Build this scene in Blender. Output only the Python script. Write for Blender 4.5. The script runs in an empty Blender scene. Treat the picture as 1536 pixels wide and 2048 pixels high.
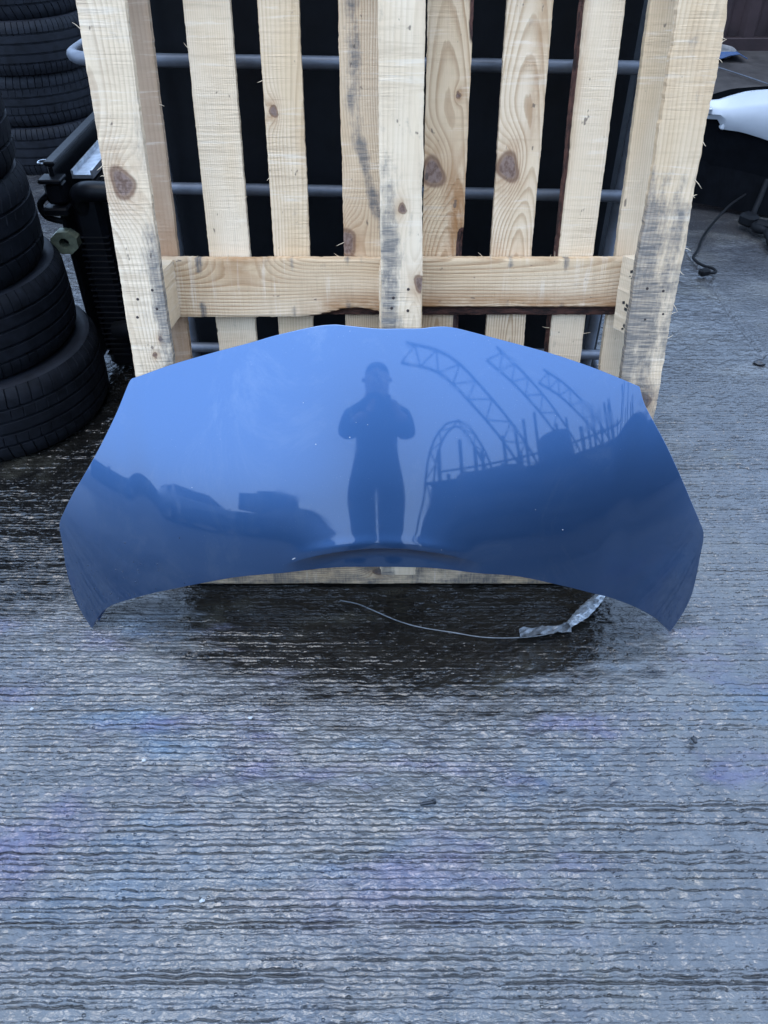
import bpy, math, random
import numpy as np
from mathutils import Vector, Matrix

# ------------------------------------------------------------------ camera, sky, light, exposure
scene = bpy.context.scene
R = math.radians
cam_d = bpy.data.cameras.new('camera')
cam = bpy.data.objects.new('camera', cam_d)
scene.collection.objects.link(cam)
cam.location = (0, 0, 1.35)
cam.rotation_euler = (R(90 - 41), 0, 0)
cam_d.sensor_fit = 'VERTICAL'
cam_d.sensor_height = 36.0
cam_d.lens = 36.0 * 1600 / 2048
cam_d.clip_start = 0.02
cam_d.clip_end = 500
scene.camera = cam

world = bpy.data.worlds.new('World')
scene.world = world
world.use_nodes = True
wn = world.node_tree.nodes
wl = world.node_tree.links
SUN_EL, SUN_AZ = R(74), R(200)          # high behind the photographer, veiled
sky = wn.new('ShaderNodeTexSky')
sky.sky_type = 'NISHITA'
sky.sun_disc = False
sky.sun_elevation = SUN_EL
sky.sun_rotation = SUN_AZ
sky.air_density = 1.3
sky.dust_density = 2.0
sky.ozone_density = 2.0
cloud = wn.new('ShaderNodeMix')
cloud.data_type = 'RGBA'
cloud.inputs[0].default_value = 0.75
cloud.inputs[7].default_value = (7.0, 10.0, 15.2, 1)      # even overcast layer
bg = wn['Background']
wl.new(sky.outputs[0], cloud.inputs[6])
wl.new(cloud.outputs[2], bg.inputs[0])
bg.inputs[1].default_value = 0.12

sun_d = bpy.data.lights.new('sun', 'SUN')
sun_d.energy = 0.5
sun_d.angle = R(30)
sun_d.color = (1.0, 0.95, 0.88)
sun = bpy.data.objects.new('sun', sun_d)
scene.collection.objects.link(sun)
sdir = Vector((math.sin(SUN_AZ) * math.cos(SUN_EL), math.cos(SUN_AZ) * math.cos(SUN_EL), math.sin(SUN_EL)))
sun.rotation_euler = (-sdir).to_track_quat('-Z', 'Y').to_euler()

vs = scene.view_settings
vs.view_transform = 'Standard'
vs.look = 'None'
vs.gamma = 1.0
vs.use_curve_mapping = False
vs.exposure = 1.25
scene.cycles.max_bounces = 6
scene.cycles.diffuse_bounces = 3
scene.cycles.glossy_bounces = 4
scene.cycles.use_denoising = True
scene.cycles.denoising_input_passes = 'RGB_ALBEDO_NORMAL'
scene.cycles.denoising_prefilter = 'ACCURATE'

rng = np.random.default_rng(7)
random.seed(7)
COL = scene.collection

# ------------------------------------------------------------------ helpers
def tag(o, label=None, cat=None, group=None, kind=None):
    if label: o['label'] = label
    if cat: o['category'] = cat
    if group: o['group'] = group
    if kind: o['kind'] = kind
    return o

def thing(name, label, cat, loc=(0, 0, 0), rot=(0, 0, 0), group=None):
    o = bpy.data.objects.new(name, None)
    COL.objects.link(o)
    o.location = loc
    o.rotation_euler = rot
    o.empty_display_size = 0.05
    return tag(o, label, cat, group)

def link(name, me, mat=None, parent=None, loc=None, rot=None):
    o = bpy.data.objects.new(name, me)
    COL.objects.link(o)
    if mat is not None and len(me.materials) == 0: me.materials.append(mat)
    if parent is not None: o.parent = parent
    if loc is not None: o.location = loc
    if rot is not None: o.rotation_euler = rot
    return o

def mesh(name, verts, faces, smooth=False):
    me = bpy.data.meshes.new(name)
    me.from_pydata([tuple(map(float, v)) for v in verts], [], faces)
    me.validate()
    me.update()
    if smooth: me.shade_smooth()
    return me

class MB:
    """collects boxes, tubes, lathes for ONE part"""
    def __init__(s): s.v = []; s.f = []
    def add(s, v, f):
        n = len(s.v)
        s.v += [tuple(p) for p in v]
        s.f += [tuple(i + n for i in q) for q in f]
        return s
    def box(s, c, d, rot=None, bev=0.0):
        hx, hy, hz = d[0] / 2, d[1] / 2, d[2] / 2
        b = min(bev, hx * .9, hy * .9, hz * .9)
        if b <= 0:
            P = [(x, y, z) for x in (-hx, hx) for y in (-hy, hy) for z in (-hz, hz)]
            F = [(0, 1, 3, 2), (4, 6, 7, 5), (0, 4, 5, 1), (2, 3, 7, 6), (0, 2, 6, 4), (1, 5, 7, 3)]
        else:
            P = []; idx = {}
            for sx in (-1, 1):
                for sy in (-1, 1):
                    for sz in (-1, 1):
                        for a in range(3):
                            q = [sx * (hx - b), sy * (hy - b), sz * (hz - b)]
                            q[a] = (sx * hx, sy * hy, sz * hz)[a]
                            idx[sx, sy, sz, a] = len(P); P.append(tuple(q))
            F = []
            for a in range(3):
                o1, o2 = [i for i in range(3) if i != a]
                for sg in (-1, 1):
                    ring = []
                    for (p, q) in ((-1, -1), (1, -1), (1, 1), (-1, 1)):
                        k = [0, 0, 0]; k[a] = sg; k[o1] = p; k[o2] = q
                        ring.append(idx[k[0], k[1], k[2], a])
                    if (sg > 0) == (a == 1): ring.reverse()
                    F.append(tuple(ring))
            for a in range(3):
                o1, o2 = [i for i in range(3) if i != a]
                for p in (-1, 1):
                    for q in (-1, 1):
                        def id_(e, m):
                            k = [0, 0, 0]; k[a] = e; k[o1] = p; k[o2] = q
                            return idx[k[0], k[1], k[2], m]
                        F.append((id_(-1, o1), id_(1, o1), id_(1, o2), id_(-1, o2)))
            for sx in (-1, 1):
                for sy in (-1, 1):
                    for sz in (-1, 1):
                        F.append((idx[sx, sy, sz, 0], idx[sx, sy, sz, 1], idx[sx, sy, sz, 2]))
        M = rot if rot is not None else Matrix.Identity(3)
        return s.add([tuple(M @ Vector(p) + Vector(c)) for p in P], F)
    def tube(s, path, r, n=10, caps=True):
        pts = [Vector(p) for p in path]
        rr = r if hasattr(r, '__len__') else [r] * len(pts)
        V = []; F = []; up = None
        for i, p in enumerate(pts):
            t = (pts[min(i + 1, len(pts) - 1)] - pts[max(i - 1, 0)]).normalized()
            if up is None:
                up = Vector((0, 0, 1)) if abs(t.z) < .9 else Vector((1, 0, 0))
            a = t.cross(up).normalized(); b = a.cross(t).normalized(); up = b
            for k in range(n):
                g = 2 * math.pi * k / n
                V.append(tuple(p + (a * math.cos(g) + b * math.sin(g)) * rr[i]))
        for i in range(len(pts) - 1):
            for k in range(n):
                F.append((i * n + k, i * n + (k + 1) % n, (i + 1) * n + (k + 1) % n, (i + 1) * n + k))
        if caps:
            F.append(tuple(range(n))[::-1]); F.append(tuple((len(pts) - 1) * n + k for k in range(n)))
        return s.add(V, F)
    def build(s, name, mat, parent=None, smooth=False, loc=None, rot=None):
        me = mesh(name, s.v, s.f, smooth)
        o = link(name, me, mat, parent, loc, rot)
        if smooth == 'auto':
            me.shade_smooth()
        return o

def auto_smooth(o, ang=35):
    me = o.data
    me.shade_smooth()
    try: me.set_sharp_from_angle(angle=R(ang))
    except Exception: pass
    return o

def curve_pts(ctrl, n=60):
    """Catmull-Rom through control points"""
    P = [Vector(p) for p in ctrl]
    P = [P[0] * 2 - P[1]] + P + [P[-1] * 2 - P[-2]]
    out = []
    seg = len(P) - 3
    for i in range(seg):
        m = max(2, n // seg)
        for k in range(m):
            t = k / m
            a, b, c, d = P[i:i + 4]
            out.append(0.5 * ((2 * b) + (c - a) * t + (2 * a - 5 * b + 4 * c - d) * t * t + (3 * b - a - 3 * c + d) * t ** 3))
    out.append(P[-2])
    return out

# material node helpers
class NT:
    def __init__(s, name):
        s.m = bpy.data.materials.new(name)
        s.m.use_nodes = True
        s.n = s.m.node_tree.nodes; s.l = s.m.node_tree.links
        s.p = s.n['Principled BSDF']
    def node(s, t, **kw):
        nd = s.n.new(t)
        for k, v in kw.items(): setattr(nd, k, v)
        return nd
    def set(s, sock, v):
        if hasattr(v, 'node'): s.l.new(v, sock)
        elif v is not None: sock.default_value = v
    def P(s, **kw):
        for k, v in kw.items(): s.set(s.p.inputs[k.replace('_', ' ')], v)
        return s
    def math(s, op, a, b=0.0, c=None, clamp=False):
        nd = s.node('ShaderNodeMath', operation=op, use_clamp=clamp)
        s.set(nd.inputs[0], a); s.set(nd.inputs[1], b)
        if c is not None: s.set(nd.inputs[2], c)
        return nd.outputs[0]
    def noise(s, vec, scale, detail=3, rough=.55, dist=0.0):
        nd = s.node('ShaderNodeTexNoise')
        s.set(nd.inputs['Vector'], vec)
        nd.inputs['Scale'].default_value = scale
        nd.inputs['Detail'].default_value = detail
        nd.inputs['Roughness'].default_value = rough
        nd.inputs['Distortion'].default_value = dist
        return nd.outputs[0]
    def voro(s, vec, scale, feature='F1'):
        nd = s.node('ShaderNodeTexVoronoi', feature=feature)
        s.set(nd.inputs['Vector'], vec); nd.inputs['Scale'].default_value = scale
        return nd.outputs[0]
    def mapping(s, vec, scale=(1, 1, 1), loc=(0, 0, 0)):
        nd = s.node('ShaderNodeMapping')
        s.set(nd.inputs[0], vec); nd.inputs['Scale'].default_value = scale; nd.inputs['Location'].default_value = loc
        return nd.outputs[0]
    def coord(s, which='Object'):
        return s.node('ShaderNodeTexCoord').outputs[which]
    def pos(s): return s.node('ShaderNodeNewGeometry').outputs['Position']
    def attr(s, name): return s.node('ShaderNodeAttribute', attribute_name=name).outputs['Fac']
    def ramp(s, fac, stops):
        nd = s.node('ShaderNodeValToRGB')
        s.set(nd.inputs[0], fac)
        e = nd.color_ramp.elements
        while len(e) < len(stops): e.new(.5)
        for i, (p, c) in enumerate(stops):
            e[i].position = p
            e[i].color = (c, c, c, 1) if not hasattr(c, '__len__') else tuple(c) + (1,)
        return nd.outputs[0]
    def smooth(s, x, a, b):
        nd = s.node('ShaderNodeMapRange', interpolation_type='SMOOTHSTEP')
        s.set(nd.inputs[0], x); nd.inputs[1].default_value = a; nd.inputs[2].default_value = b
        return nd.outputs[0]
    def mix(s, f, a, b, mode='MIX'):
        nd = s.node('ShaderNodeMix', data_type='RGBA', blend_type=mode)
        s.set(nd.inputs[0], f)
        for i, v in ((6, a), (7, b)):
            if hasattr(v, 'node'): s.l.new(v, nd.inputs[i])
            else: nd.inputs[i].default_value = tuple(v) + (1,)
        return nd.outputs[2]
    def bump(s, h, strength=.3, dist=.01, normal=None):
        nd = s.node('ShaderNodeBump')
        nd.inputs['Strength'].default_value = strength
        nd.inputs['Distance'].default_value = dist
        s.set(nd.inputs['Height'], h)
        if normal is not None: s.l.new(normal, nd.inputs['Normal'])
        return nd.outputs[0]

def simple(name, col, rough=.5, metal=0.0, var=.25, scale=18, bump=.15, bscale=120, coat=0.0, spec=.5):
    t = NT(name)
    c = t.coord()
    n = t.noise(c, scale, 5, .6)
    dark = tuple(x * (1 - var) for x in col); light = tuple(min(1, x * (1 + var)) for x in col)
    t.P(Base_Color=t.mix(t.smooth(n, .3, .7), dark, light))
    r = t.math('MULTIPLY_ADD', t.noise(c, scale * 3, 4, .6), rough * .5, rough * .75)
    t.P(Roughness=r, Metallic=metal, Coat_Weight=coat, Specular_IOR_Level=spec)
    if bump: t.P(Normal=t.bump(t.noise(c, bscale, 4, .6), bump, .002))
    return t.m

# ------------------------------------------------------------------ ground
def gf(shape, lx, ly, dx, dy, seed):
    """smooth random field, unit variance, correlation lengths lx, ly (metres)"""
    g = np.random.default_rng(seed)
    ny, nx = shape
    a = np.fft.rfft2(g.standard_normal((ny, nx)))
    kx = np.fft.rfftfreq(nx, dx)[None, :]; ky = np.fft.fftfreq(ny, dy)[:, None]
    a *= np.exp(-2 * (math.pi ** 2) * ((kx * lx) ** 2 + (ky * ly) ** 2))
    f = np.fft.irfft2(a, s=(ny, nx))
    return f / f.std()

def sst(x, a, b):
    t = np.clip((x - a) / (b - a), 0, 1)
    return t * t * (3 - 2 * t)

GX0, GX1, GY0, GY1 = -1.75, 1.85, 0.15, 3.6
GDX, GDY = 0.004, 0.0016

def ground_field():
    nx = int((GX1 - GX0) / GDX); ny = int((GY1 - GY0) / GDY)
    sh = (ny, nx)
    X = (GX0 + np.arange(nx) * GDX)[None, :]; Y = (GY0 + np.arange(ny) * GDY)[:, None]
    F = lambda lx, ly, s: gf(sh, lx, ly, GDX, GDY, s)
    warp = .0009 * F(.30, .06, 1) + .0002 * F(.030, .012, 2) + .0009 * F(.006, .005, 12)
    yw = Y + warp
    # a 1-D rake profile: torn grooves at uneven spacing
    step = .0004
    m = int((GY1 - GY0 + .2) / step)
    prof = np.zeros(m); t = np.arange(m) * step
    g = np.random.default_rng(3)
    y = 0.0
    while y < m * step:
        d = g.uniform(.4, 1.0) ** 1.5
        w = g.uniform(.0010, .0019)
        lo = max(0, int((y - .02) / step)); hi = min(m, int((y + .02) / step))
        s = t[lo:hi] - y
        notch = np.exp(-(s / w) ** 2) * 1.0
        lip = .35 * np.exp(-((s + 2.6 * w) / (1.7 * w)) ** 2)
        prof[lo:hi] += d * (-notch + lip)
        y += g.choice([.0070, .0095, .0120, .0165]) * g.uniform(.8, 1.25)
    idx = np.clip(((yw - GY0 + .05) / step).astype(int), 0, m - 1)
    lines = prof[idx]
    m1 = sst(F(.13, .006, 4) + .6 * F(.015, .006, 5), -.8, .9)
    zone = sst(F(.35, .25, 6) + 1.1 * X + .35 * (Y - .8), -1.1, .5)          # fewer lines near lower left
    far = sst(Y, 1.6, 3.2)
    smooth_slab = sst(X - 1.26 + .01 * F(.05, .1, 7), 0, .03) * sst(Y, 1.9, 2.15)
    amp = (.46 + .74 * m1) * (.22 + .78 * zone) * (1 - .45 * far)
    soak = np.exp(-(((X - .05) / .62) ** 2 + ((Y - 1.20) / .27) ** 2) ** 2)
    H = .0066 * lines * amp * (1 - .35 * soak)
    D = np.clip(-lines * amp, 0, 1) * (1 - .8 * smooth_slab)
    H += (1 - .45 * soak) * (.00068 * F(.010, .0065, 8) + .00062 * F(.0048, .0036, 9)) * (1.3 - .5 * zone)
    H += .0016 * F(.16, .05, 10)
    H *= 1 - .72 * smooth_slab
    H += .0030 * F(.6, .4, 11)
    jx = X - 1.258 - .006 * np.sin(Y * 9)
    H += -.007 * np.exp(-(jx / .007) ** 2) * sst(Y, 2.0, 2.3)
    # pock marks and blisters
    for k in range(2600):
        cx = g.uniform(GX0 + .02, GX1 - .02); cy = GY0 + .03 + (GY1 - GY0 - .06) * g.uniform(0, 1) ** 1.7
        r = g.uniform(.003, .0065); s = g.choice([-1, -1, 1]) * g.uniform(.0008, .0022)
        i = int((cx - GX0) / GDX); j = int((cy - GY0) / GDY)
        a = int(2.5 * r / GDX) + 1; b = int(2.5 * r / GDY) + 1
        i0, i1, j0, j1 = max(0, i - a), min(nx, i + a + 1), max(0, j - b), min(ny, j + b + 1)
        dd = np.hypot(X[:, i0:i1] - cx, (Y[j0:j1] - cy) * 1.15) / r
        H[j0:j1, i0:i1] += s * (np.exp(-dd ** 2 * 1.4) - .55 * np.exp(-((dd - 1.25) / .4) ** 2))
    # fade the relief to the flat sheet at the border of the fine patch
    fade = sst(X, GX0, GX0 + .3) * (1 - sst(X, GX1 - .3, GX1)) * sst(Y, GY0, GY0 + .1) * (1 - sst(Y, GY1 - .5, GY1))
    H = (H - np.percentile(H, 90)) * fade
    H = np.minimum(H, .0035)
    return H, D * fade

def grow(a, b, s0, k=1.22):
    out = []; x = a; s = s0; sg = 1 if b > a else -1
    while (b - x) * sg > 0:
        x += sg * s; s *= k; out.append(x)
    return out

def build_ground(mat):
    H, D = ground_field()
    xs = list(np.arange(-1.45, 1.66, .004))
    xs = grow(xs[0], -90, .008)[::-1] + xs + grow(xs[-1], 90, .008)
    ys = [.30]
    while ys[-1] < 3.4:
        y = ys[-1]; ys.append(y + max(.0016, .62 * (y * y + 1.82) / 1080 * (1 if y < 2.2 else 1.25)))
    ys = grow(ys[0], -90, .01)[::-1] + ys + grow(ys[-1], 90, .012)
    xs = np.array(xs); ys = np.array(ys)
    nx, ny = len(xs), len(ys)
    X, Y = np.meshgrid(xs, ys)
    fi = (X - GX0) / GDX; fj = (Y - GY0) / GDY
    inside = (fi > 1) & (fi < H.shape[1] - 2) & (fj > 1) & (fj < H.shape[0] - 2)
    fi = np.clip(fi, 0, H.shape[1] - 2); fj = np.clip(fj, 0, H.shape[0] - 2)
    i = fi.astype(int); j = fj.astype(int); a = fi - i; b = fj - j
    lerp = lambda A: (A[j, i] * (1 - a) + A[j, i + 1] * a) * (1 - b) + (A[j + 1, i] * (1 - a) + A[j + 1, i + 1] * a) * b
    DV = np.where(inside, lerp(D), 0.0)
    Z = (H[j, i] * (1 - a) + H[j, i + 1] * a) * (1 - b) + (H[j + 1, i] * (1 - a) + H[j + 1, i + 1] * a) * b
    Z = np.where(inside, Z, 0.0)
    me = bpy.data.meshes.new('ground')
    nv = nx * ny; nf = (nx - 1) * (ny - 1)
    co = np.empty((nv, 3), np.float32)
    co[:, 0] = X.ravel(); co[:, 1] = Y.ravel(); co[:, 2] = Z.ravel()
    me.vertices.add(nv); me.vertices.foreach_set('co', co.ravel())
    q = (np.arange(ny - 1)[:, None] * nx + np.arange(nx - 1)[None, :]).ravel()
    loops = np.stack([q, q + 1, q + nx + 1, q + nx], 1).astype(np.int32).ravel()
    me.loops.add(nf * 4); me.loops.foreach_set('vertex_index', loops)
    me.polygons.add(nf)
    me.polygons.foreach_set('loop_start', np.arange(0, nf * 4, 4, dtype=np.int32))
    me.update(calc_edges=True)
    me.shade_smooth()
    me.attributes.new('groove', 'FLOAT', 'POINT').data.foreach_set('value', DV.astype(np.float32).ravel())
    o = link('ground', me, mat)
    tag(o, 'wet ridged grey concrete yard', None, None, 'structure')
    return o

def ground_material():
    t = NT('wet_concrete')
    p = t.pos()
    sep = t.node('ShaderNodeSeparateXYZ'); t.l.new(p, sep.inputs[0])
    px, py = sep.outputs[0], sep.outputs[1]
    mid = t.noise(p, 17, 5, .6)
    big = t.noise(p, 2.2, 4, .6)
    # standing water and soaked concrete round the foot of the bonnet, the pallet and the tyres
    wob = t.math('MULTIPLY_ADD', t.noise(t.mapping(p, (1, 4.0, 1)), 6.5, 7, .72), 1.7, -.85)
    ex = t.math('DIVIDE', t.math('SUBTRACT', px, .06), .58)
    ey = t.math('DIVIDE', t.math('SUBTRACT', py, 1.25), .29)
    d1 = t.math('ADD', t.math('SQRT', t.math('ADD', t.math('MULTIPLY', ex, ex), t.math('MULTIPLY', ey, ey))), wob)
    ex = t.math('DIVIDE', t.math('SUBTRACT', px, -.86), .56)
    ey = t.math('DIVIDE', t.math('SUBTRACT', py, 1.80), .58)
    d2 = t.math('ADD', t.math('SQRT', t.math('ADD', t.math('MULTIPLY', ex, ex), t.math('MULTIPLY', ey, ey))), wob)
    ex = t.math('DIVIDE', t.math('SUBTRACT', px, .0), .75)
    ey = t.math('DIVIDE', t.math('SUBTRACT', py, 2.0), .7)
    d3 = t.math('ADD', t.math('SQRT', t.math('ADD', t.math('MULTIPLY', ex, ex), t.math('MULTIPLY', ey, ey))), wob)
    wet = t.smooth(t.math('MINIMUM', t.math('MINIMUM', d1, d2), d3), 1.16, .84)
    groove = t.attr('groove')
    dry = t.mix(t.smooth(mid, .3, .72), (.034, .035, .038), (.080, .080, .081))
    dry = t.mix(t.smooth(big, .42, .66), dry, (.080, .076, .068))
    soot = t.smooth(t.noise(p, 4.5, 5, .65, .4), .55, .72)
    dry = t.mix(t.math('MULTIPLY', soot, .55), dry, (.040, .040, .042))
    back = t.math('MULTIPLY', t.smooth(py, 1.5, 2.0), t.smooth(t.noise(t.mapping(p, (1, 2.2, 1), (6, 2, 0)), 3.2, 6, .68, .5), .37, .56))
    dry = t.mix(t.math('MULTIPLY', back, .75), dry, (.026, .025, .026))
    damp = t.mix(t.smooth(mid, .3, .72), (.0045, .0043, .004), (.012, .011, .009))
    col = t.mix(wet, dry, damp)
    # faint dye and oil stains
    st1 = t.smooth(t.noise(t.mapping(p, (1.0, 2.4, 1), (3.1, 1.4, 0)), 2.3, 5, .62), .50, .70)
    st2 = t.smooth(t.noise(t.mapping(p, (1.0, 2.2, 1), (8.3, 4.4, 0)), 2.2, 5, .62), .52, .70)
    st3 = t.smooth(t.noise(t.mapping(p, (1.0, 1.3, 1), (1.3, 9.4, 0)), 2.8, 4, .6), .58, .72)
    near = t.math('MULTIPLY', t.math('MULTIPLY', t.smooth(py, 1.35, 1.05), t.math('MULTIPLY_ADD', t.smooth(py, .50, .72), .75, .25)), t.math('SUBTRACT', 1.0, wet))
    col = t.mix(t.math('MULTIPLY', t.math('MULTIPLY', st1, near), .32), col, (.055, .048, .155))
    col = t.mix(t.math('MULTIPLY', t.math('MULTIPLY', st2, near), .32), col, (.035, .105, .20))
    col = t.mix(t.math('MULTIPLY', st3, .45), col, (.085, .080, .060))
    tint = t.mix(t.math('MULTIPLY', t.math('MULTIPLY', st1, near), .62), (1, 1, 1), (.66, .60, 1.0))
    tint = t.mix(t.math('MULTIPLY', t.math('MULTIPLY', st2, near), .62), tint, (.48, .78, 1.0))
    tint = t.mix(t.math('MULTIPLY', st3, .45), tint, (1.0, .93, .74))
    t.P(Specular_Tint=tint)
    behind = t.smooth(py, .05, -.7)
    col = t.mix(t.math('MULTIPLY', behind, .8), col, (.020, .020, .021))
    stones = t.smooth(t.voro(p, 140), .16, .10)
    speck = t.smooth(t.noise(p, 60, 2), .66, .72)
    col = t.mix(t.math('MULTIPLY', stones, speck), col, (.30, .30, .29))
    # black silt plus groove shade, painted into the colour along the torn grooves
    fine = t.noise(t.mapping(p, (1, 1.4, 1)), 170, 4, .68)
    chip = t.noise(t.mapping(p, (1, 2.6, 1)), 48, 4, .65)
    gsum = t.math('ADD', groove, t.math('ADD', t.math('MULTIPLY_ADD', fine, .75, -.375), t.math('MULTIPLY_ADD', chip, .95, -.475)))
    gm = t.smooth(gsum, .28, .42)
    mott = t.smooth(t.noise(p, 210, 4, .7), .34, .66)
    col = t.mix(t.math('MULTIPLY', mott, .55), col, t.mix(.5, col, (.004, .004, .005)))
    col = t.mix(t.math('MULTIPLY', gm, .94), col, (.008, .008, .008))
    t.P(Base_Color=col)
    rough = t.math('MULTIPLY_ADD', wet, -.06, .15)
    rough = t.math('MULTIPLY_ADD', t.noise(p, 90, 3, .6), .20, t.math('SUBTRACT', rough, .10))
    rough = t.math('MULTIPLY_ADD', gm, .35, rough)
    rough = t.math('MULTIPLY_ADD', behind, .35, rough)
    t.P(Roughness=rough, IOR=t.math('MULTIPLY_ADD', wet, -.17, 1.72), Specular_IOR_Level=.5)
    # fine relief on top of the modelled ridges
    str_ = t.noise(t.mapping(p, (1, 2.0, 1)), 62, 3, .58, .5)
    vd = t.voro(t.mapping(p, (1, 1.25, 1)), 75)
    pit = t.math('MULTIPLY', t.smooth(vd, .30, .10), t.smooth(t.noise(p, 28, 2), .50, .58))
    hh = t.math('SUBTRACT', t.math('MULTIPLY', str_, 1.25), t.math('ADD', t.math('MULTIPLY', pit, .7), t.math('MULTIPLY', gm, .55)))
    hh = t.math('MULTIPLY', hh, t.math('MULTIPLY_ADD', wet, -.40, 1.0))
    n1 = t.bump(hh, .8, .0034)
    n2 = t.bump(t.noise(p, 200, 2, .5), .25, .0010, n1)
    t.P(Normal=n2)
    return t.m

M = {}
M['ground'] = ground_material()
build_ground(M['ground'])

# ------------------------------------------------------------------ wooden pallet
def wood_material():
    t = NT('sawn_softwood')
    c = t.coord()
    ph = t.attr('phase'); kn = t.attr('knot'); st = t.attr('stain'); bk = t.attr('bark'); wm = t.attr('warm'); gr = t.attr('grain'); ti = t.attr('tint')
    off = t.mapping(c)
    addv = t.node('ShaderNodeVectorMath', operation='ADD')
    t.l.new(off, addv.inputs[0])
    comb = t.node('ShaderNodeCombineXYZ')
    for i in range(3): t.l.new(t.math('MULTIPLY', ti, (37.1, 11.3, 53.7)[i]), comb.inputs[i])
    t.l.new(comb.outputs[0], addv.inputs[1])
    v = addv.outputs[0]
    wob = t.noise(t.mapping(v, (60, 60, 9)), 1.0, 4, .6)
    s = t.math('FRACT', t.math('ADD', ph, t.math('MULTIPLY', wob, .55)))
    ring = t.ramp(s, [(0.0, .05), (.45, .25), (.80, 1.0), (.93, .75), (1.0, .05)])
    fade = t.smooth(t.noise(t.mapping(v, (14, 14, 3)), 1, 3), .25, .7)
    ring = t.math('MULTIPLY', t.math('MULTIPLY', ring, gr), t.math('MULTIPLY_ADD', fade, .60, .30), clamp=True)
    pale = t.mix(t.smooth(t.noise(t.mapping(v, (9, 9, 2.5)), 1, 4), .3, .7), (.66, .475, .28), (.76, .595, .405))
    tan = (.36, .215, .105)
    col = t.mix(ring, pale, tan)
    fib = t.noise(t.mapping(v, (520, 520, 12)), 1, 3, .6)
    col = t.mix(t.math('MULTIPLY', t.smooth(fib, .5, .75), .22), col, (.30, .21, .13))
    warm = t.smooth(t.noise(t.mapping(v, (5, 5, 1.6), (4, 4, 4)), 1, 3), .56, .72)
    col = t.mix(t.math('MULTIPLY', warm, .42), col, (.42, .25, .12))
    col = t.mix(t.math('MULTIPLY', ti, .45), col, (.46, .30, .175))
    col = t.mix(t.math('MULTIPLY', t.smooth(ti, .20, .0), .20), col, (.78, .69, .56))
    pinkw = t.math('MULTIPLY', t.smooth(ti, .55, .95), .45)
    col = t.mix(pinkw, col, (.30, .175, .12))
    # resin and rub bands left by the saw across the grain
    band = t.noise(t.mapping(v, (7, 7, 90)), 1, 4, .65, .4)
    bandm = t.smooth(t.noise(t.mapping(v, (9, 9, 7), (2, 7, 1)), 1, 3), .35, .62)
    col = t.mix(t.math('MULTIPLY', t.math('MULTIPLY', t.smooth(band, .50, .68), bandm), .30), col, (.34, .235, .14))
    col = t.mix(t.math('MULTIPLY', t.math('MULTIPLY', t.smooth(band, .46, .32), bandm), .35), col, (.80, .70, .56))
    wmn = t.math('MULTIPLY', wm, t.smooth(t.noise(t.mapping(v, (40, 40, 14)), 1, 4, .6), .25, .6))
    col = t.mix(t.math('MULTIPLY', wmn, .85, clamp=True), col, (.28, .125, .04))
    # knots
    knc = t.mix(t.smooth(t.noise(t.mapping(v, (160, 160, 120)), 1, 3), .35, .65), (.13, .075, .05), (.22, .145, .11))
    col = t.mix(t.smooth(kn, .45, .62), col, knc)
    kring = t.math('MULTIPLY', t.smooth(kn, .30, .46), t.smooth(kn, .62, .48))
    col = t.mix(t.math('MULTIPLY', kring, .8), col, (.14, .07, .04))
    # grey mould, black smears
    sn = t.noise(t.mapping(v, (34, 34, 15)), 1, 6, .68)
    sm = t.smooth(t.math('ADD', t.math('MULTIPLY', sn, 1.0), t.math('MULTIPLY', st, .80)), .62, .92)
    cross = t.noise(t.mapping(v, (30, 30, 300)), 1, 3, .6)
    smc = t.math('MULTIPLY', sm, t.math('MULTIPLY_ADD', t.smooth(cross, .3, .65), .45, .55))
    col = t.mix(t.math('MULTIPLY', smc, .86), col, (.075, .078, .082))
    dots = t.smooth(t.noise(t.mapping(v, (75, 75, 46)), 1, 2), .70, .76)
    col = t.mix(t.math('MULTIPLY', dots, .75), col, (.09, .065, .05))
    # bark on waney edges
    bn = t.noise(t.mapping(v, (120, 120, 40)), 1, 5, .7)
    col = t.mix(t.smooth(bk, .4, .6), col, t.mix(t.smooth(bn, .35, .65), (.022, .011, .008), (.10, .040, .026)))
    t.P(Base_Color=col, Roughness=t.math('MULTIPLY_ADD', fib, .15, .62), Specular_IOR_Level=.3)
    saw = t.noise(t.mapping(v, (10, 10, 210)), 1, 3, .6, .3)
    sawm = t.smooth(t.noise(t.mapping(v, (6, 6, 5)), 1, 2), .35, .65)
    h = t.math('MULTIPLY', saw, sawm)
    h = t.math('ADD', h, t.math('MULTIPLY', fib, .35))
    h = t.math('ADD', h, t.math('MULTIPLY', ring, -.25))
    h = t.math('ADD', h, t.math('MULTIPLY', bn, t.math('MULTIPLY', bk, 2.0)))
    t.P(Normal=t.bump(h, .8, .0024))
    return t.m

M['wood'] = wood_material()

def n1d(n, seed, k):
    g = np.random.default_rng(seed)
    x = np.linspace(0, k, n); p = g.standard_normal(int(k) + 4)
    i = x.astype(int); t = x - i; t = t * t * (3 - 2 * t)
    return p[i] * (1 - t) + p[i + 1] * t

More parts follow.
